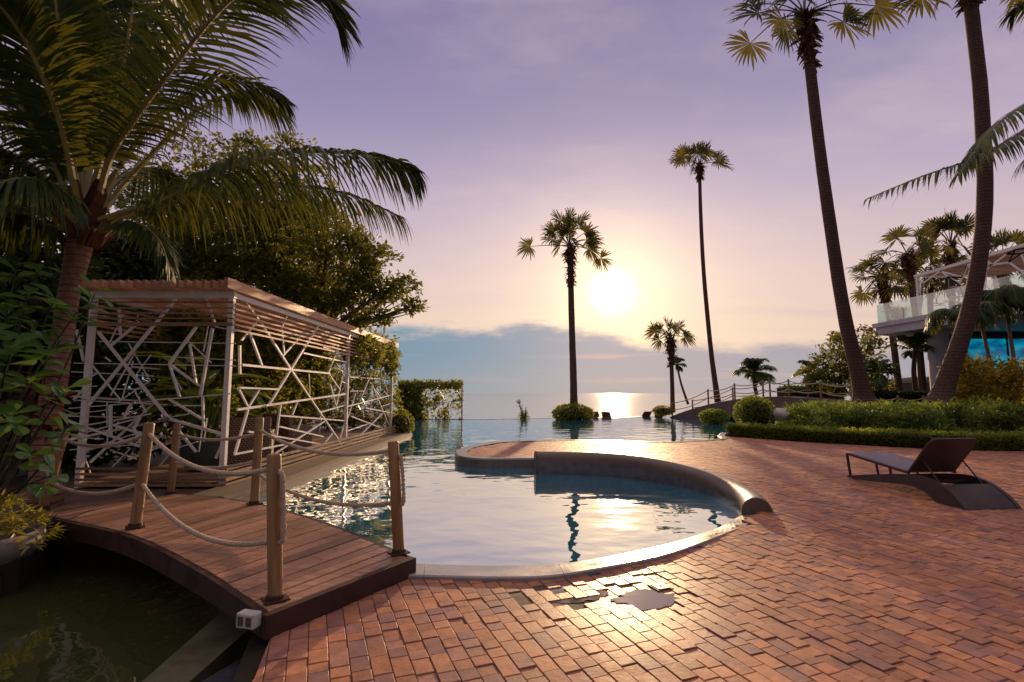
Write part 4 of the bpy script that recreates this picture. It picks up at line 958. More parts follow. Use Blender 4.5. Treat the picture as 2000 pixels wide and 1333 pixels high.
for i, (x, y) in enumerate(((-8.0, 9.2), (-8.0, 11.4), (-7.9, 13.8), (-7.8, 16.2), (-9.6, 18.9), (-9.0, 10.4), (-8.6, 7.6), (-11.2, 18.5))):
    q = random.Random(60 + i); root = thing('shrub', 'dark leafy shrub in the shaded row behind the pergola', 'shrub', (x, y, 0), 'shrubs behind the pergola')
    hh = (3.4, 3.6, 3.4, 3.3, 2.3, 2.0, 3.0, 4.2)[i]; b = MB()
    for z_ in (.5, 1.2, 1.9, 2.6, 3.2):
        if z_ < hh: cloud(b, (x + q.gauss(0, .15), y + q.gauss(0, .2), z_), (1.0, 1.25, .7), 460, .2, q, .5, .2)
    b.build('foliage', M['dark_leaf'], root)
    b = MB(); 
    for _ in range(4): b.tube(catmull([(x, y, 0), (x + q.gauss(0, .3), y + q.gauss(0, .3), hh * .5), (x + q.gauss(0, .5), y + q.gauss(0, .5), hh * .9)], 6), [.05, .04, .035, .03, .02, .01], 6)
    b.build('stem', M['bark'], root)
broadleaf('broadleaf_tree', 'round bushy green tree behind the stone bridge rope rail', 'tree', P(1625, 775, 26), [
    (1600, 735, 26, 42, 34, 700), (1640, 705, 26, 52, 36, 900), (1690, 720, 26, 48, 40, 800), (1650, 668, 26, 36, 24, 420), (1700, 675, 26, 26, 28, 320), (1640, 745, 26, 60, 28, 800), (1700, 750, 26, 40, 26, 500)], M['tree_leaf'], 43, .24, .14)
broadleaf('rust_tree', 'sparse rust-leaved twig crown above the bushy tree', 'tree', P(1668, 760, 27.5), [
    (1640, 660, 27.5, 20, 12, 90), (1690, 648, 27.5, 26, 10, 110), (1705, 664, 27.5, 16, 10, 60)], M['rust_leaf'], 44, .22, .06)
broadleaf('gold_shrub', 'golden yellow shrub glowing at the foot of the right-hand palm', 'shrub', P(1910, 800, 17.8), [
    (1890, 725, 17.8, 40, 34, 900), (1945, 735, 18, 50, 40, 1000), (1990, 740, 18, 50, 40, 900), (1885, 765, 17.6, 34, 24, 500), (1945, 775, 17.6, 60, 22, 800)], M['gold_leaf'], 45, .17, .06)

# drooping clump palms against the terrace
q = random.Random(71); root = thing('clump_palm', 'clustered slim-stemmed palms with drooping dark fronds against the terrace', 'palm tree', P(1935, 800, 19))
for (px0, px1, yb, yt) in ((1944, 1912, 780, 615), (2002, 2012, 790, 590), (1990, 1960, 790, 585), (1900, 1872, 780, 625), (2040, 2050, 790, 600)):
    a_, c_ = P(px0, yb, 18.9), P(px1, yt, 18.9); b = MB(); b.tube(catmull([a_, a_.lerp(c_, .5) + V((.06, 0, 0)), c_], 10), [.075 - i * .003 for i in range(10)], 8); b.build('stem', M['coco_bark'], root, smooth=True)
    for i in range(11):
        a = 2.4 * i + q.uniform(-.4, .4); hd = V((math.cos(a), math.sin(a), 0)); ln = q.uniform(1.1, 1.5)
        p1 = c_ + (hd * .6 + V((0, 0, .75))) * ln * .38; p2 = p1 + (hd * .9 + V((0, 0, -.15))) * ln * .35; p3 = p2 + (hd * .5 + V((0, 0, -.95))) * ln * .42
        b = MB(); frond(b, [c_, p1, p2, p3], .55, 30, .8, .06, .05, .02, q, .1); b.build('frond', [M['palm_leaf'], M['rachis']], root)

# ================================================================== NEAR-LEFT PLANTING
q = random.Random(81)
OB = ((0, .10), (.18, .22), (.45, .62), (.7, .95), (.86, .98), (.95, .72), (1, .25))
root = thing('broad_leaf_shrub', 'glossy paddle-leaved shrub crowding the coconut palm trunk at the left', 'shrub', (-5.3, 5.1, -.02))
b = MB(); st = MB(); base = V((-5.35, 5.15, 0))
for px, py, Y, n, l in ((150, 610, 5.2, 9, .24), (185, 575, 5.2, 6, .22), (100, 590, 5.1, 8, .22), (55, 580, 5.0, 8, .22), (20, 690, 4.6, 8, .27), (95, 690, 5.0, 8, .24), (120, 660, 5.2, 6, .2), (60, 740, 4.9, 7, .22), (125, 770, 5.1, 7, .19), (15, 600, 4.9, 7, .24), (-30, 640, 4.6, 8, .26), (-20, 760, 4.6, 8, .26),
                        (70, 640, 5.3, 8, .22), (30, 530, 5.1, 7, .2), (130, 835, 5.1, 6, .17), (80, 520, 5.3, 6, .18), (70, 880, 4.9, 7, .18), (100, 930, 4.8, 6, .16), (20, 820, 4.7, 8, .22)):
    c = P(px, py, Y); ax = unit(c - base + V((0, 0, .5))); st.tube(catmull([base, base.lerp(c, .6) + rv(.06), c], 8), [.013, .012, .011, .010, .009, .008, .007, .006], 6)
    for i in range(int(n * 1.5)):
        a = 2.4 * i; S = unit(ax.cross(V((.3, 1, .1)))); U = ax.cross(S)
        dr = unit((S * math.cos(a) + U * math.sin(a)) * .95 + ax * q.uniform(-.15, .6)); b.bigleaf(c + ax * q.uniform(-.14, .06), dr, unit(ax + rv(.15)), l * q.uniform(.8, 1.15), l * .56, 0, .10, q.uniform(0, .25), OB)
b.build('foliage', M['glossy_leaf'], root); st.build('stem', M['dark_leaf'], root)
root = thing('red_cordyline', 'dark red strap-leaved plant in shade below the coconut palm', 'plant', (-5.6, 5.5, -.02))
b = MB()
for px, py, Y in ((75, 740, 5.5), (110, 790, 5.6), (60, 810, 5.4), (100, 850, 5.5), (40, 780, 5.3)):
    c = P(px, py, Y)
    for i in range(16):
        a = q.uniform(0, 6.28); dr = unit(V((math.cos(a), math.sin(a), q.uniform(-.1, 1.3)))); b.bigleaf(c, dr, unit(V((-dr.x, -dr.y, 1.2))), q.uniform(.22, .40), .05, 0, .15, .6, ((0, .5), (.3, 1), (.65, .8), (1, .05)))
b.build('foliage', M['red_leaf'], root)
b = MB()
for px, py in ((75, 740), (110, 790), (60, 810)): b.tube([(-5.6, 5.5, -.02), P(px, py, 5.5)], [.02, .014], 6)
b.build('stem', M['bark'], root)
pc = V((-4.85, 4.72, -.06))
root = thing('bowl_planter', 'round concrete bowl planter full of yellow-green variegated shrub at the pond edge', 'planter', pc)
b = MB(); b.lathe([(.001, 0), (.36, 0), (.45, .03), (.51, .11), (.525, .18), (.51, .235), (.48, .25), (.45, .235), (.44, .17), (.001, .16)], pc, 40); b.build('bowl', M['concrete'], root, smooth=True)
b = MB()
for i in range(120):
    a = q.uniform(0, 6.28); r_ = .50 * math.sqrt(q.random()); c = pc + V((math.cos(a) * r_ * 1.2, math.sin(a) * r_ * 1.2, .16 + .50 * (1 - (r_ / .5) ** 2) * q.uniform(.3, 1)))
    for j in range(13):
        dr = unit(V((math.cos(a) * r_ + q.gauss(0, .6), math.sin(a) * r_ + q.gauss(0, .6), q.uniform(-.35, .9)))); b.bigleaf(c + rv(.02), dr, unit(V((0, 0, 1)) + rv(.3)), q.uniform(.06, .105), q.uniform(.018, .028), 0, .15, .3, ((0, .3), (.4, 1), (.75, .7), (1, .05)))
b.build('foliage', M['yellow_leaf'], root)
for sx_, sy_ in ((-5.6, 4.6), (-6.4, 5.0), (-5.0, 5.35)):
    b = MB(); root = thing('undergrowth_plant', 'low dark undergrowth plant beneath the paddle-leaved shrub', 'plant', (sx_, sy_, -.02), 'undergrowth by the pond')
    for i in range(40):
        a = q.uniform(0, 6.28); dr = unit(V((math.cos(a), math.sin(a), q.uniform(.2, 1.6)))); b.bigleaf(V((sx_ + q.gauss(0, .2), sy_ + q.gauss(0, .15), 0)), dr, unit(V((-dr.x, -dr.y, 1.))), q.uniform(.3, .65), .07, 0, .15, .5, ((0, .4), (.35, 1), (.7, .7), (1, .05)))
    b.build('foliage', M['dark_leaf'], root)

# ================================================================== RIGHT BED
def lerp_line(line, s):
    seg = [0]
    for i in range(len(line) - 1): seg.append(seg[-1] + (V(line[i + 1]) - V(line[i])).length)
    d_ = s * seg[-1]
    for i in range(len(line) - 1):
        if d_ <= seg[i + 1] or i == len(line) - 2:
            k = (d_ - seg[i]) / (seg[i + 1] - seg[i]); a, c = V(line[i]), V(line[i + 1]); n = V((c - a)); n = V((-n.y, n.x)).normalized()
            return a.lerp(c, k), (n if n.y > 0 else -n)
q = random.Random(91); root = thing('border_hedge', 'low clipped green hedge edging the brick terrace', 'hedge', (9, 13, .12))
b = MB(); dk = MB()
hl = hedge_line[1:9]
for i in range(14500):
    p, n = lerp_line(hl, q.random() ** 1.15 * .98); e = q.random(); dd = .02 + .62 * q.random()
    face = q.random() < .5
    if face: dd = .03 + q.random() * .08; z_ = .14 + .34 * q.random()
    else: z_ = .48 + q.gauss(0, .025)
    z_ += .05 * noise.noise(V((p.x * 1.5, p.y * 1.5, dd * 2)))
    c = V((p.x + n.x * dd, p.y + n.y * dd, z_)); dv = unit(V((-n.x * (1 if face else .2) + q.gauss(0, .6), -n.y * (1 if face else .2) + q.gauss(0, .6), q.uniform(-.1, 1.))))
    b.leaf(c, dv, unit(V((q.gauss(0, .5), -.4 + q.gauss(0, .5), 1))), q.uniform(.06, .10), .035)
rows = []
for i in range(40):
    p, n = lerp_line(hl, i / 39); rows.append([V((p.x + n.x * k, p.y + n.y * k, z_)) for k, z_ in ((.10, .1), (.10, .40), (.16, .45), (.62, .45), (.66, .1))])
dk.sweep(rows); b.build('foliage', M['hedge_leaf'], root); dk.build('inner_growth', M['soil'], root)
# lily bed
b = MB(); q = random.Random(92)
def bed_h(k): return .18 + .78 * sst(0, 1, k)
for i in range(1500):
    p, n = lerp_line(hl, q.random() ** 1.2); dep = 5.2 * q.random(); k = min(1, dep / 4.2)
    mound = .26 * noise.noise(V((p.x * .55, p.y * .55 + dep * .55, 3.3))) + .10 * noise.noise(V((p.x * 1.7, p.y * 1.7 + dep * 1.7, 1.3)))
    c = V((p.x + n.x * (.80 + dep * .95), p.y + n.y * (.80 + dep * .95), .02 + bed_h(k) - .18 + mound)); big = q.uniform(.75, 1.35)
    for j in range(15):
        a = q.uniform(0, 6.28); hd = V((math.cos(a), math.sin(a), 0)); l = q.uniform(.28, .50) * big; e_ = q.uniform(.55, 1.35)
        p0 = c + hd * .03; d0 = hd * math.cos(e_) + V((0, 0, math.sin(e_))); m1 = p0 + d0 * l * .5; m2 = m1 + (d0 * .75 + hd * .25 - V((0, 0, .22))) * l * .34; tp = m2 + (d0 * .35 + hd * .6 - V((0, 0, .65))) * l * .26
        S = V((-hd.y, hd.x, 0)) * q.uniform(.010, .019)
        b.add([p0 - S * .6, p0 + S * .6, m1 + S, m1 - S, m2 + S * .75, m2 - S * .75, tp], [(0, 1, 2, 3), (3, 2, 4, 5), (5, 4, 6)], 0)
tag(b.build('lily_bed', M['lily_leaf']), 'mounded bed of strappy green lilies behind the low hedge', 'plants', kind='stuff')
rows = []
b = MB()
for i in range(30):
    p, n = lerp_line(hl, i / 29); rows.append([V((p.x + n.x * kk, p.y + n.y * kk, z_)) for kk, z_ in ((.70, .05), (.75, .14), (2., .24), (3.4, .52), (4.8, .76), (6.0, .80), (6.2, 0.))])
b.sweep(rows); tag(b.build('bed_soil', M['soil']), kind='structure')
def ball_shrub(name, label, c, r, n, sz, m_, seed, flat=.9):
    q = random.Random(seed); c = V(c); root = thing(name, label, 'shrub', (c.x, c.y, c.z - r * flat)); b = MB()
    for i in range(n):
        d_ = unit(V((q.gauss(0, 1), q.gauss(0, 1), q.gauss(0, 1)))); rr = r * (q.uniform(.9, 1.03)); p = c + V((d_.x * rr, d_.y * rr, d_.z * rr * flat))
        b.leaf(p, unit(d_ + rv(.5)), unit(d_ + V((0, 0, .5)) + rv(.4)), sz * q.uniform(.7, 1.2), sz * .5)
    b.build('foliage', m_, root)
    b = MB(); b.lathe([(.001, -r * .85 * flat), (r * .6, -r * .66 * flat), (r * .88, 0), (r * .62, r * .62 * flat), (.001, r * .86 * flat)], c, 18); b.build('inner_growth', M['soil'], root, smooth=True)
ball_shrub('ball_shrub', 'clipped round ball shrub at the left end of the lily bed', P(1474, 808, 16.9), .60, 2600, .085, M['hedge_leaf'], 101)
ball_shrub('edge_bush', 'flat spreading green bush ringing the tall palm foot at the infinity edge', P(1119, 808, 29.2), 1.05, 1500, .2, M['vine_leaf'], 102, .42)
ball_shrub('edge_bush', 'small low bush beside the left foot of the stone bridge', P(1295, 803, 31.6), .55, 500, .16, M['vine_leaf'], 103, .45)
ball_shrub('bank_shrub', 'leafy shrub at the far corner of the pergola by the water', P(782, 832, 18.1), .42, 700, .13, M['vine_leaf'], 104, 1.2)
ball_shrub('bank_shrub', 'shaded shrub under the arch of the stone bridge', P(1395, 814, 25), .62, 800, .16, M['hedge_leaf'], 105, .45)
for px, py, Y, w_, h_, lab in ((1632, 812, 15.6, .75, .36, 'low spreading dark green shrub in the lily bed behind the hedge, nearest the pale rock'), (1745, 812, 14.6, .85, .40, 'broad dark green shrub in the lily bed between the feet of the two leaning palms'),
                              (1862, 808, 14.0, .85, .42, 'broad dark green shrub in the lily bed below the right-hand leaning palm'), (1975, 812, 13.4, .85, .42, 'dark green shrub in the lily bed at the right edge behind the lounger')):
    q = random.Random(px); c = P(px, py, Y); root = thing('bed_shrub', lab, 'shrub', (c.x, c.y, c.z - h_)); b = MB()
    for _ in range(7): cloud(b, c + V((q.gauss(0, w_ * .5), q.gauss(0, .3), q.gauss(-.05, .08))), (w_ * .5, .45, h_ * q.uniform(.6, 1.)), 330, .10, q, .5, .3)
    b.build('foliage', M['bed_leaf'], root)
    b = MB(); [b.tube([c + V((0, 0, -h_)), c + V((q.gauss(0, w_ * .3), q.gauss(0, .2), 0))], [.02, .01], 5) for _ in range(4)]; b.build('stem', M['bark'], root)
# rock
q = random.Random(7); c = P(1523, 812, 16.6); b = MB(); vs = []
for r_, z_ in ((.26, -.16), (.37, -.03), (.34, .09), (.22, .19), (.08, .235)):
    for j in range(14):
        a = 6.283 * j / 14; k = 1 + .45 * noise.noise(V((math.cos(a) * 1.3, math.sin(a) * 1.3, z_ * 4))); vs.append(c + V((r_ * k * math.cos(a), r_ * k * math.sin(a), z_)))
b.add(vs, [(i * 14 + j, i * 14 + (j + 1) % 14, i * 14 + 14 + (j + 1) % 14, i * 14 + 14 + j) for i in range(4) for j in range(14)] + [tuple(56 + j for j in range(14))])
tag(b.build('rock', M['rock'], base=c, smooth=True), 'pale rounded rock between the ball shrub and the lilies', 'rock')

# ================================================================== SUN LOUNGER
LZ = gz(7.2)
foot, head = V((5.62, 8.22, 0)), V((5.78, 6.32, 0)); ax = unit(head - foot); ay = V((-ax.y, ax.x, 0)); ax3 = unit(V((ax.x, ax.y, -.045)))
root = thing('sun_lounger', 'dark woven sun lounger with raised backrest on the brick terrace', 'sun lounger', (foot.x, foot.y, gz(8.2)))
LB = V((foot.x, foot.y, gz(8.22)))
def lp(s, wv, z): return LB + ax3 * s + ay * wv + V((0, 0, z))
HW = .34
up_e = catmull([(0, 0, .030), (.35, 0, .115), (.75, 0, .205), (1.05, 0, .262), (1.28, 0, .292), (1.45, 0, .282), (1.62, 0, .238), (1.77, 0, .155), (1.88, 0, .06), (1.92, 0, .0)], 38)
lo_e = catmull([(0, 0, .008), (.4, 0, .035), (.8, 0, .09), (1.05, 0, .125), (1.22, 0, .13), (1.36, 0, .10), (1.46, 0, .05), (1.52, 0, .012), (1.60, 0, .0)], 38)
for sg in (-1, 1):
    b = MB(); rows = []
    for u_, l_ in zip(up_e, lo_e):
        w0, w1 = sg * (HW - .02), sg * (HW + .03)
        rows.append([lp(u_.x, w0, u_.z), lp(u_.x, w1, u_.z), lp(l_.x, w1, l_.z), lp(l_.x, w0, l_.z)])
    b.sweep(rows); b.build('side_rail', M['rattan'], root)
b = MB(); rows = []
for i in range(18, 38):
    u_ = up_e[i]
    if u_.x < 1.57: continue
    rows.append([lp(u_.x - .004, HW - .022, u_.z - .006), lp(u_.x - .004, -HW + .022, u_.z - .006), lp(u_.x - .03, -HW + .022, u_.z - .012), lp(u_.x - .03, HW - .022, u_.z - .012)])
b.sweep(rows); b.build('end_panel', M['rattan'], root)
b = MB(); b.bar(lp(1.52, -HW + .02, .05), lp(1.52, HW - .02, .05), .03, .03); b.bar(lp(1.3, -HW + .02, .21), lp(1.3, HW - .02, .21), .03, .03); b.build('cross_bar', M['black_metal'], root)
b = MB()
for sg in (-1, 1):
    b.bar(lp(-.02, sg * HW, .365), lp(1.12, sg * HW, .292), .028, .03); b.bar(lp(-.02, sg * HW, .37), lp(.03, sg * HW, .015), .028, .028); b.bar(lp(.52, sg * (HW - .03), .33), lp(.55, sg * (HW - .03), .15), .022, .022)
b.bar(lp(-.02, -HW, .366), lp(-.02, HW, .366), .028, .028); b.bar(lp(.5, -HW, .325), lp(.5, HW, .325), .022, .022)
b.build('bed_frame', M['rattan_black'], root)
b = MB(); b.sweep([[lp(s, -HW + .02, .385 - .066 * s / 1.0), lp(s, HW - .02, .385 - .066 * s), lp(s, HW - .02, .372 - .066 * s), lp(s, -HW + .02, .372 - .066 * s)] for s in (0, .3, .6, .9, 1.12)]); b.build('seat', M['sling'], root)
bk0, bk1 = (1.10, .30), (1.50, .80)
def bkp(k, wv, off=0.):
    dx, dz = bk1[0] - bk0[0], bk1[1] - bk0[1]; l = math.hypot(dx, dz); return lp(bk0[0] + dx * k + dz / l * off, wv, bk0[1] + dz * k - dx / l * off)
b = MB(); rows = []
for k in (0, .25, .5, .75, .86, .94, .985, 1.0):
    ww = HW - (.0 if k < .86 else {.94: .015, .985: .05, 1.0: .09}.get(k, .0)); rows.append([bkp(k, -ww, -.012), bkp(k, ww, -.012), bkp(k, ww, .012), bkp(k, -ww, .012)])
b.sweep(rows); b.build('backrest', M['rattan'], root)
b = MB()
for sg in (-1, 1): b.bar(bkp(.42, sg * (HW - .06), .02), lp(1.55, sg * (HW - .05), .20), .014, .014)
b.build('prop_arm', M['rattan_black'], root)

# ================================================================== STONE ROPE BRIDGE
A0, A1 = V((9.5, 31.4, 0)), V((15.6, 22.2, 0)); D = unit(A1 - A0); NB = V((D.y, -D.x, 0)); NB = -NB if NB.y < 0 else NB
root = thing('stone_bridge', 'shallow arched stone footbridge with rope railings across the pool channel', 'bridge', A0)
def bz(k): return -.05 + 1.33 * math.sin(min(1, k / .62) * math.pi / 2) ** .85 - .40 * max(0, (k - .62) / .38) ** 1.6
def bu(k): return -.5 + 1.05 * math.sin(min(1, max(0, (k - .13) / .6)) * math.pi / 2) ** .9 - .3 * max(0, (k - .72) / .28)
rows = []
for i in range(44):
    k = i / 43; p = A0.lerp(A1, k); p1 = p + NB * 1.7
    rows.append([V((p.x, p.y, bz(k))), V((p1.x, p1.y, bz(k))), V((p1.x, p1.y, bu(k) if k > .13 else -.5)), V((p.x, p.y, bu(k) if k > .13 else -.5))])
b = MB(); b.sweep(rows); b.build('arch', M['bridge_stone'], root)
rp = {0: [], 1: []}
for rw, ks in ((0, (.02, .25, .40, .545, .665, .80, .92)), (1, (.05, .30, .50, .68, .86))):
    for k in ks:
        p = A0.lerp(A1, k) + NB * (.1 if rw == 0 else 1.6); z_ = bz(k)
        b = MB(); b.tube([(p.x, p.y, z_ - .1), (p.x, p.y, z_ + .86), (p.x, p.y, z_ + .88)], [.045, .045, .03], 10); b.build('rope_post', M['post_wood'], root); rp[rw].append((V((p.x, p.y, z_))))
for rw in (0, 1):
    for a_, c_ in zip(rp[rw], rp[rw][1:]):
        for hh in (.80, .38):
            b = MB(); b.tube(catmull(sagged(a_ + V((0, 0, hh)), c_ + V((0, 0, hh)), .13), 12), .024, 6); b.build('rope', M['rope'], root, smooth=True)
root = thing('rope_fence', 'short rope fence behind the lily bed between the two leaning palms', 'fence', P(1755, 790, 21))
pp = []
for px in (1690, 1755, 1805):
    p = P(px, 790, 21); p.z = .35; b = MB(); b.tube([p, p + V((0, 0, .98)), p + V((0, 0, 1.0))], [.045, .045, .03], 10); b.build('post', M['post_wood'], root); pp.append(p)
for a_, c_ in zip(pp, pp[1:]):
    for hh in (.9, .5): b = MB(); b.tube(catmull(sagged(a_ + V((0, 0, hh)), c_ + V((0, 0, hh)), .1), 10), .022, 6); b.build('rope', M['rope'], root, smooth=True)

# ================================================================== TERRACE BUILDING
root = thing('terrace_building', 'pale terrace building with a glass-railed upper deck on a round column', 'building', (22, 24, .35))
ex = lambda y: 20.05 + (28 - y) * .055
b = MB(); b.prism([(20.05, 28.0), (ex(12), 12), (34, 12), (34, 28.6), (23, 29.2)], 4.62, 5.02); b.build('slab', M['render_wall'], root)
b = MB(); b.prism([(19.95, 28.15), (ex(12) - .1, 11.9), (34.2, 11.9), (34.2, 28.8), (23, 29.4)], 5.024, 5.26); b.build('parapet', M['render_wall'], root)
b = MB(); b.lathe([(.46, .2), (.46, 4.615)], (21.9, 26.2, 0), 28); b.build('column', M['render_wall'], root, smooth=True)
b = MB(); b.box((28.6, 26.4, 2.4), (9.6, .3, 4.43)); b.box((24.0, 27.5, 2.4), (.3, 2.2, 4.43)); b.build('wall', M['dark_room'], root)
b = MB(); b.box((27.6, 26.2, 3.35), (8.6, .06, 1.75)); w_ = b.build('window', M['blue_screen'], root)
b = MB()
for x in (23.3, 25.4, 27.6, 29.8, 31.9): b.box((x, 26.14, 3.35), (.07, .05, 1.8))
b.build('mullion', M['black_metal'], w_)
b = MB()
for y0, y1 in ((27.9, 26.2), (26.15, 24.2), (24.15, 22.2), (22.15, 20.2), (20.15, 18.2), (18.15, 16.2)): b.bar((ex(y0) + .08, y0, 5.77), (ex(y1) + .08, y1, 5.77), .02, 1.02)
b.bar((ex(27.9) + .1, 27.95, 5.77), (22.8, 28.9, 5.77), .02, 1.02)
b.build('glass_railing', M['glass'], root)
root = thing('roof_pergola', 'white crazed-lattice pergola on the upper terrace deck', 'pergola', (23, 22.5, 5.27))
px_ = lambda y: 20.95 + (26 - y) * .01
b = MB(); rr_ = random.Random(17)
for y in (26.0, 22.5, 19.0, 15.5):
    b.bar((px_(y), y, 5.27), (px_(y), y, 7.5), .10, .10); b.bar((px_(y) + 4, y, 5.27), (px_(y) + 4, y, 7.5), .10, .10)
b.build('post', M['white_metal'], root)
b = MB(); b.bar((px_(26.), 26.15, 7.5), (px_(15), 15, 7.5), .12, .12); b.bar((px_(26) - .05, 26.1, 7.5), (px_(26) + 4.1, 26.1, 7.5), .12, .12); b.build('roof_beam', M['white_metal'], root)
b = MB(); y = 26.
while y > 15: b.bar((21.05, y, 7.55), (25.3, y, 7.55), .06, .06); y -= .2
b.build('roof_slats', M['board_wood'], root)
b = MB()
for y0 in (26.0, 22.5, 19.0):
    nodes = [V((px_(y0) + .0, y0 - rr_.uniform(.1, 3.4), rr_.uniform(5.4, 7.4))) for _ in range(12)] + [V((px_(y0), y0 - s * 3.5, z_)) for s in (0, 1) for z_ in (5.5, 6.2, 6.9, 7.4)]
    for i, p in enumerate(nodes[:12]):
        for q_ in sorted(nodes, key=lambda e: (e - p).length)[2:5]: b.bar(p, q_, .06, .05, V((1, 0, 0)))
b.build('lattice', M['white_metal'], root)
b = MB()
for i in range(22):
    p = V((21 + rr_.random() * 4, 26.0, rr_.uniform(5.5, 7.4))); b.bar(p, p + V((rr_.uniform(-1.2, 1.2), 0.003 * i, rr_.uniform(-.9, .9))), .04, .036, V((0, 1, 0)))
b.build('lattice', M['white_metal'], root)
pc = P(1745, 628, 27.3); pc.x += .25; pc.z = 5.27
root = thing('potted_plant', 'white pot with a bushy spiky plant at the glass corner of the upper terrace', 'potted plant', pc)
b = MB(); pot(b, pc, .36, .62); b.build('pot', M['pot_white'], root, smooth=True)
b = MB(); q = random.Random(5)
for i in range(160):
    a = q.uniform(0, 6.28); dr = unit(V((math.cos(a), math.sin(a), q.uniform(-.1, 1.2)))); b.bigleaf(pc + V((q.gauss(0, .12), q.gauss(0, .12), .55)), dr, unit(V((-dr.x, -dr.y, 1.2))), q.uniform(.35, .75), .06, 0, .1, .55, ((0, .5), (.35, 1), (.7, .7), (1, .05)))
b.build('foliage', M['lily_leaf'], root)
# dark thatched hut and far hedge
c = P(1800, 760, 34); c.z = .35
root = thing('hut', 'dark low thatched hut roof seen below the terrace slab', 'hut', c)
b = MB(); b.lathe([(4.2, 1.0), (4.25, 1.15), (3.2, 1.75), (1.8, 2.05), (.2, 2.2), (.01, 2.2)], c, 24); b.build('roof', M['thatch'], root)
b = MB(); b.lathe([(3.7, 0), (3.7, 1.1)], c, 20); b.build('wall', M['dark_room'], root)
for lab, x0, x1, Y, zt, m_ in (('boxy clipped hedge behind the rope rail of the stone bridge', 1535, 1650, 28, 1.75, 'hedge_leaf'), ('dark hedge at the foot of the terrace column', 1712, 1835, 25, 1.45, 'dark_leaf')):
    a_, c_ = P(x0, 775, Y), P(x1, 775, Y); root = thing('hedge', lab, 'hedge', ((a_.x + c_.x) / 2, Y, .35)); b = MB(); q = random.Random(x0)
    for i in range(2200):
        p = a_.lerp(c_, q.random()); face = q.random() < .6
        b.leaf(V((p.x, Y + (q.uniform(-.05, .05) if face else q.uniform(0, .9)), q.uniform(.35, zt) if face else zt + q.gauss(0, .03))), unit(rv()), unit(rv() + V((0, -.5, .8))), q.uniform(.12, .2), .08)
    b.build('foliage', M[m_], root)
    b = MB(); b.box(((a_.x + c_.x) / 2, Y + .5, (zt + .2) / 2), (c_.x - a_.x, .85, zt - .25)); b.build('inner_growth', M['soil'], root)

# ================================================================== FAR POOL EDGE
a_, c_ = P(778, 830, 29.3), P(902, 830, 29.3); z0, z1 = -.35, P(800, 745, 29.3).z
root = thing('vine_trellis', 'white trellis screen half covered in vine at the far left corner of the pool', 'trellis', ((a_.x + c_.x) / 2, 29.3, z0))
b = MB(); q = random.Random(14)
for x in (a_.x, (a_.x + c_.x) / 2 - .6, c_.x): b.bar((x, 29.3, z0), (x, 29.3, z1 - .05), .09, .09)
b.bar((a_.x, 29.3, z1 - .1), (c_.x, 29.3, z1 - .1), .08, .08); b.bar((a_.x, 29.3, -.15), (c_.x, 29.3, -.15), .08, .08)
for i in range(34):
    p = V((q.uniform(a_.x, c_.x), 29.3 + .002 * i, q.uniform(-.1, z1 - .1))); e = p + V((q.uniform(-1.1, 1.1), 0, q.uniform(-.9, .9))); e.x = min(max(e.x, a_.x), c_.x); e.z = min(max(e.z, -.1), z1 - .1); b.bar(p, e, .035, .03, V((0, 1, 0)))
b.build('frame', M['white_metal'], root)
b = MB()
for i in range(7500):
    u_ = q.random() ** 1.25; dens = .97 if u_ < .36 else .30 + .5 * max(0, noise.noise(V((u_ * 9, 0, 3.1)))) ; x = a_.x + (c_.x - a_.x) * u_; z_ = z0 + .1 + (z1 - z0 - .1) * q.random()
    if z_ > z1 - .4: dens = .95
    hole = noise.noise(V((x * 1.9, 5.2, z_ * 1.3)))
    if u_ > .36 and z_ < z1 - .4 and hole < .10: dens *= .22
    if q.random() < dens:
        b.leaf(V((x, 29.3 + q.gauss(0, .18), z_ + .04 * q.gauss(0, 1))), unit(rv() + V((0, -.3, -.3))), unit(rv() + V((0, -.7, .5))), q.uniform(.14, .24), .14)
b.build('foliage', M['vine_leaf'], root)
tag(sheet('planting_strip', [(-7, 28.97), (-2.7, 28.97), (-2.7, 29.35), (-7, 29.35)], .004, M['soil']), kind='structure')
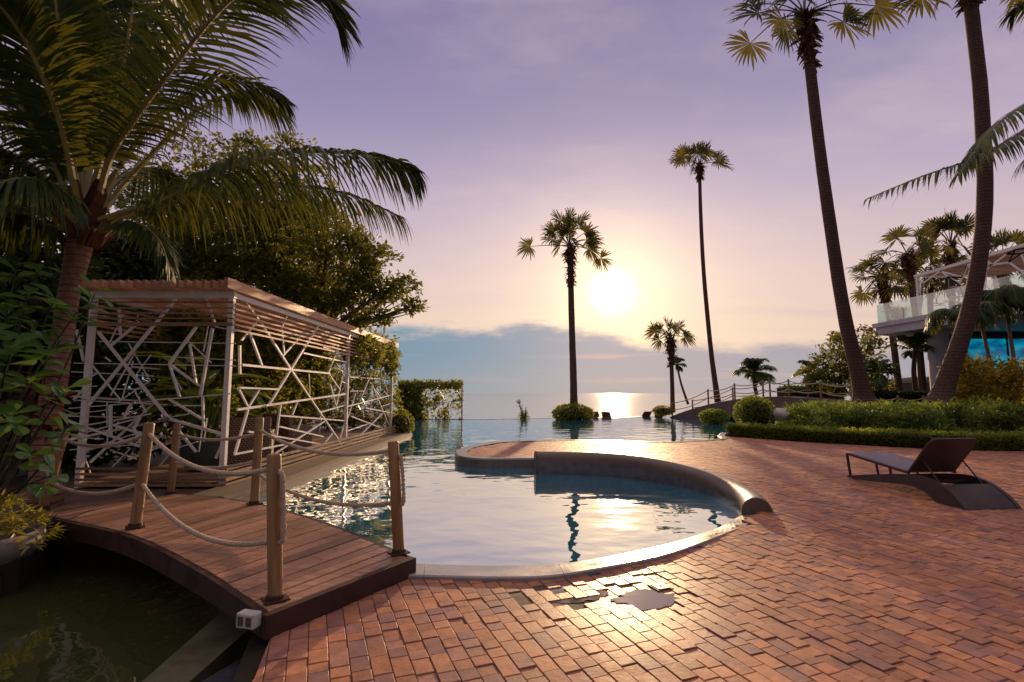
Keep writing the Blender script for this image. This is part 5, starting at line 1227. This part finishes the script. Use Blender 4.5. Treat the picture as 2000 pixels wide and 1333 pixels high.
for lab, px, w_, h_, seed in (('pot-bound frangipani with bare forked twigs at the infinity edge', 1023, .32, .26, 3),):
    c = P(px, 822, 30.2); c.z = -.35; root = thing('frangipani', lab, 'shrub', c); b = MB(); q = random.Random(seed)
    cloud(b, c + V((0, 0, .42)), (.32, .32, .26), 420, .13, q, .5, .2); b.build('foliage', M['hedge_leaf'], root)
    b = MB()
    for dx, dz in ((-.26, 1.25), (-.1, .95), (.14, 1.0), (.2, .8)): b.tube(catmull([c + V((0, 0, .4)), c + V((dx * .5, 0, dz * .55)), c + V((dx, 0, dz))], 6), [.05, .045, .04, .035, .03, .02], 6)
    b.build('stem', M['bark'], root)
    b = MB(); cloud(b, c + V((-.28, 0, 1.28)), (.1, .1, .1), 26, .14, q, .5, .1); cloud(b, c + V((-.2, 0, .98)), (.09, .09, .09), 18, .12, q, .5, .1); b.build('tip_leaves', M['dark_leaf'], root)
for i, (px, lab) in enumerate(((985, 'tiny tuft of grass left of the frangipani on the pool edge'), (1003, 'second tiny tuft of grass beside the frangipani on the pool edge'))):
    c = P(px, 822, 30.0); c.z = -.38; root = thing('grass_tuft', lab, 'plant', c); b = MB(); q = random.Random(i)
    for j in range(40):
        dr = unit(V((q.gauss(0, .6), q.gauss(0, .6), 1))); b.leaf(c + V((q.gauss(0, .15), q.gauss(0, .1), 0.1)), dr, V((0, -1, 0)), q.uniform(.2, .36), .03)
    b.build('foliage', M['dark_leaf'], root)
# beach loungers beyond the edge
def beach_lounger(c):
    root = thing('beach_lounger', 'x', 'sun lounger', c, 'loungers beyond the infinity edge')
    c = V(c); b = MB(); b.box(c + V((0, .4, .24)), (.56, 1.2, .06), 0, 0, .015); b.build('seat', M['beach_dark'], root)
    b = MB(); rows = [[c + V((sx_ * .31, -.2 - k * .34, .26 + k * .44)) + V((0, o_, 0)) for sx_, o_ in ((-1, 0), (1, 0), (1, .05), (-1, .05))] for k in (0, .5, 1)]; b.sweep(rows); b.build('backrest', M['beach_dark'], root)
    for sx_ in (-1, 1):
        for sy_ in (-1, 1): b = MB(); b.box(c + V((sx_ * .24, .4 + sy_ * .5, .10)), (.05, .05, .22)); b.build('leg', M['beach_dark'], root)
    return root
proto = None
for px, rz, lab in ((1165, -32, 'dark lounger just right of the palm-foot bush beyond the pool edge'), (1188, -26, 'dark lounger second from the palm-foot bush, left of the sun glitter'),
                (1256, 24, 'dark lounger right of the sun glitter beyond the pool edge'), (1279, 30, 'dark lounger nearest the stone bridge beyond the pool edge')):
    c = P(px, 815, 33.2); c.z = -.402
    if proto is None: proto = beach_lounger(c); o = proto
    else: o = copy_tree(proto); o.location = c
    o['label'] = lab; o.rotation_euler.z = R(rz)
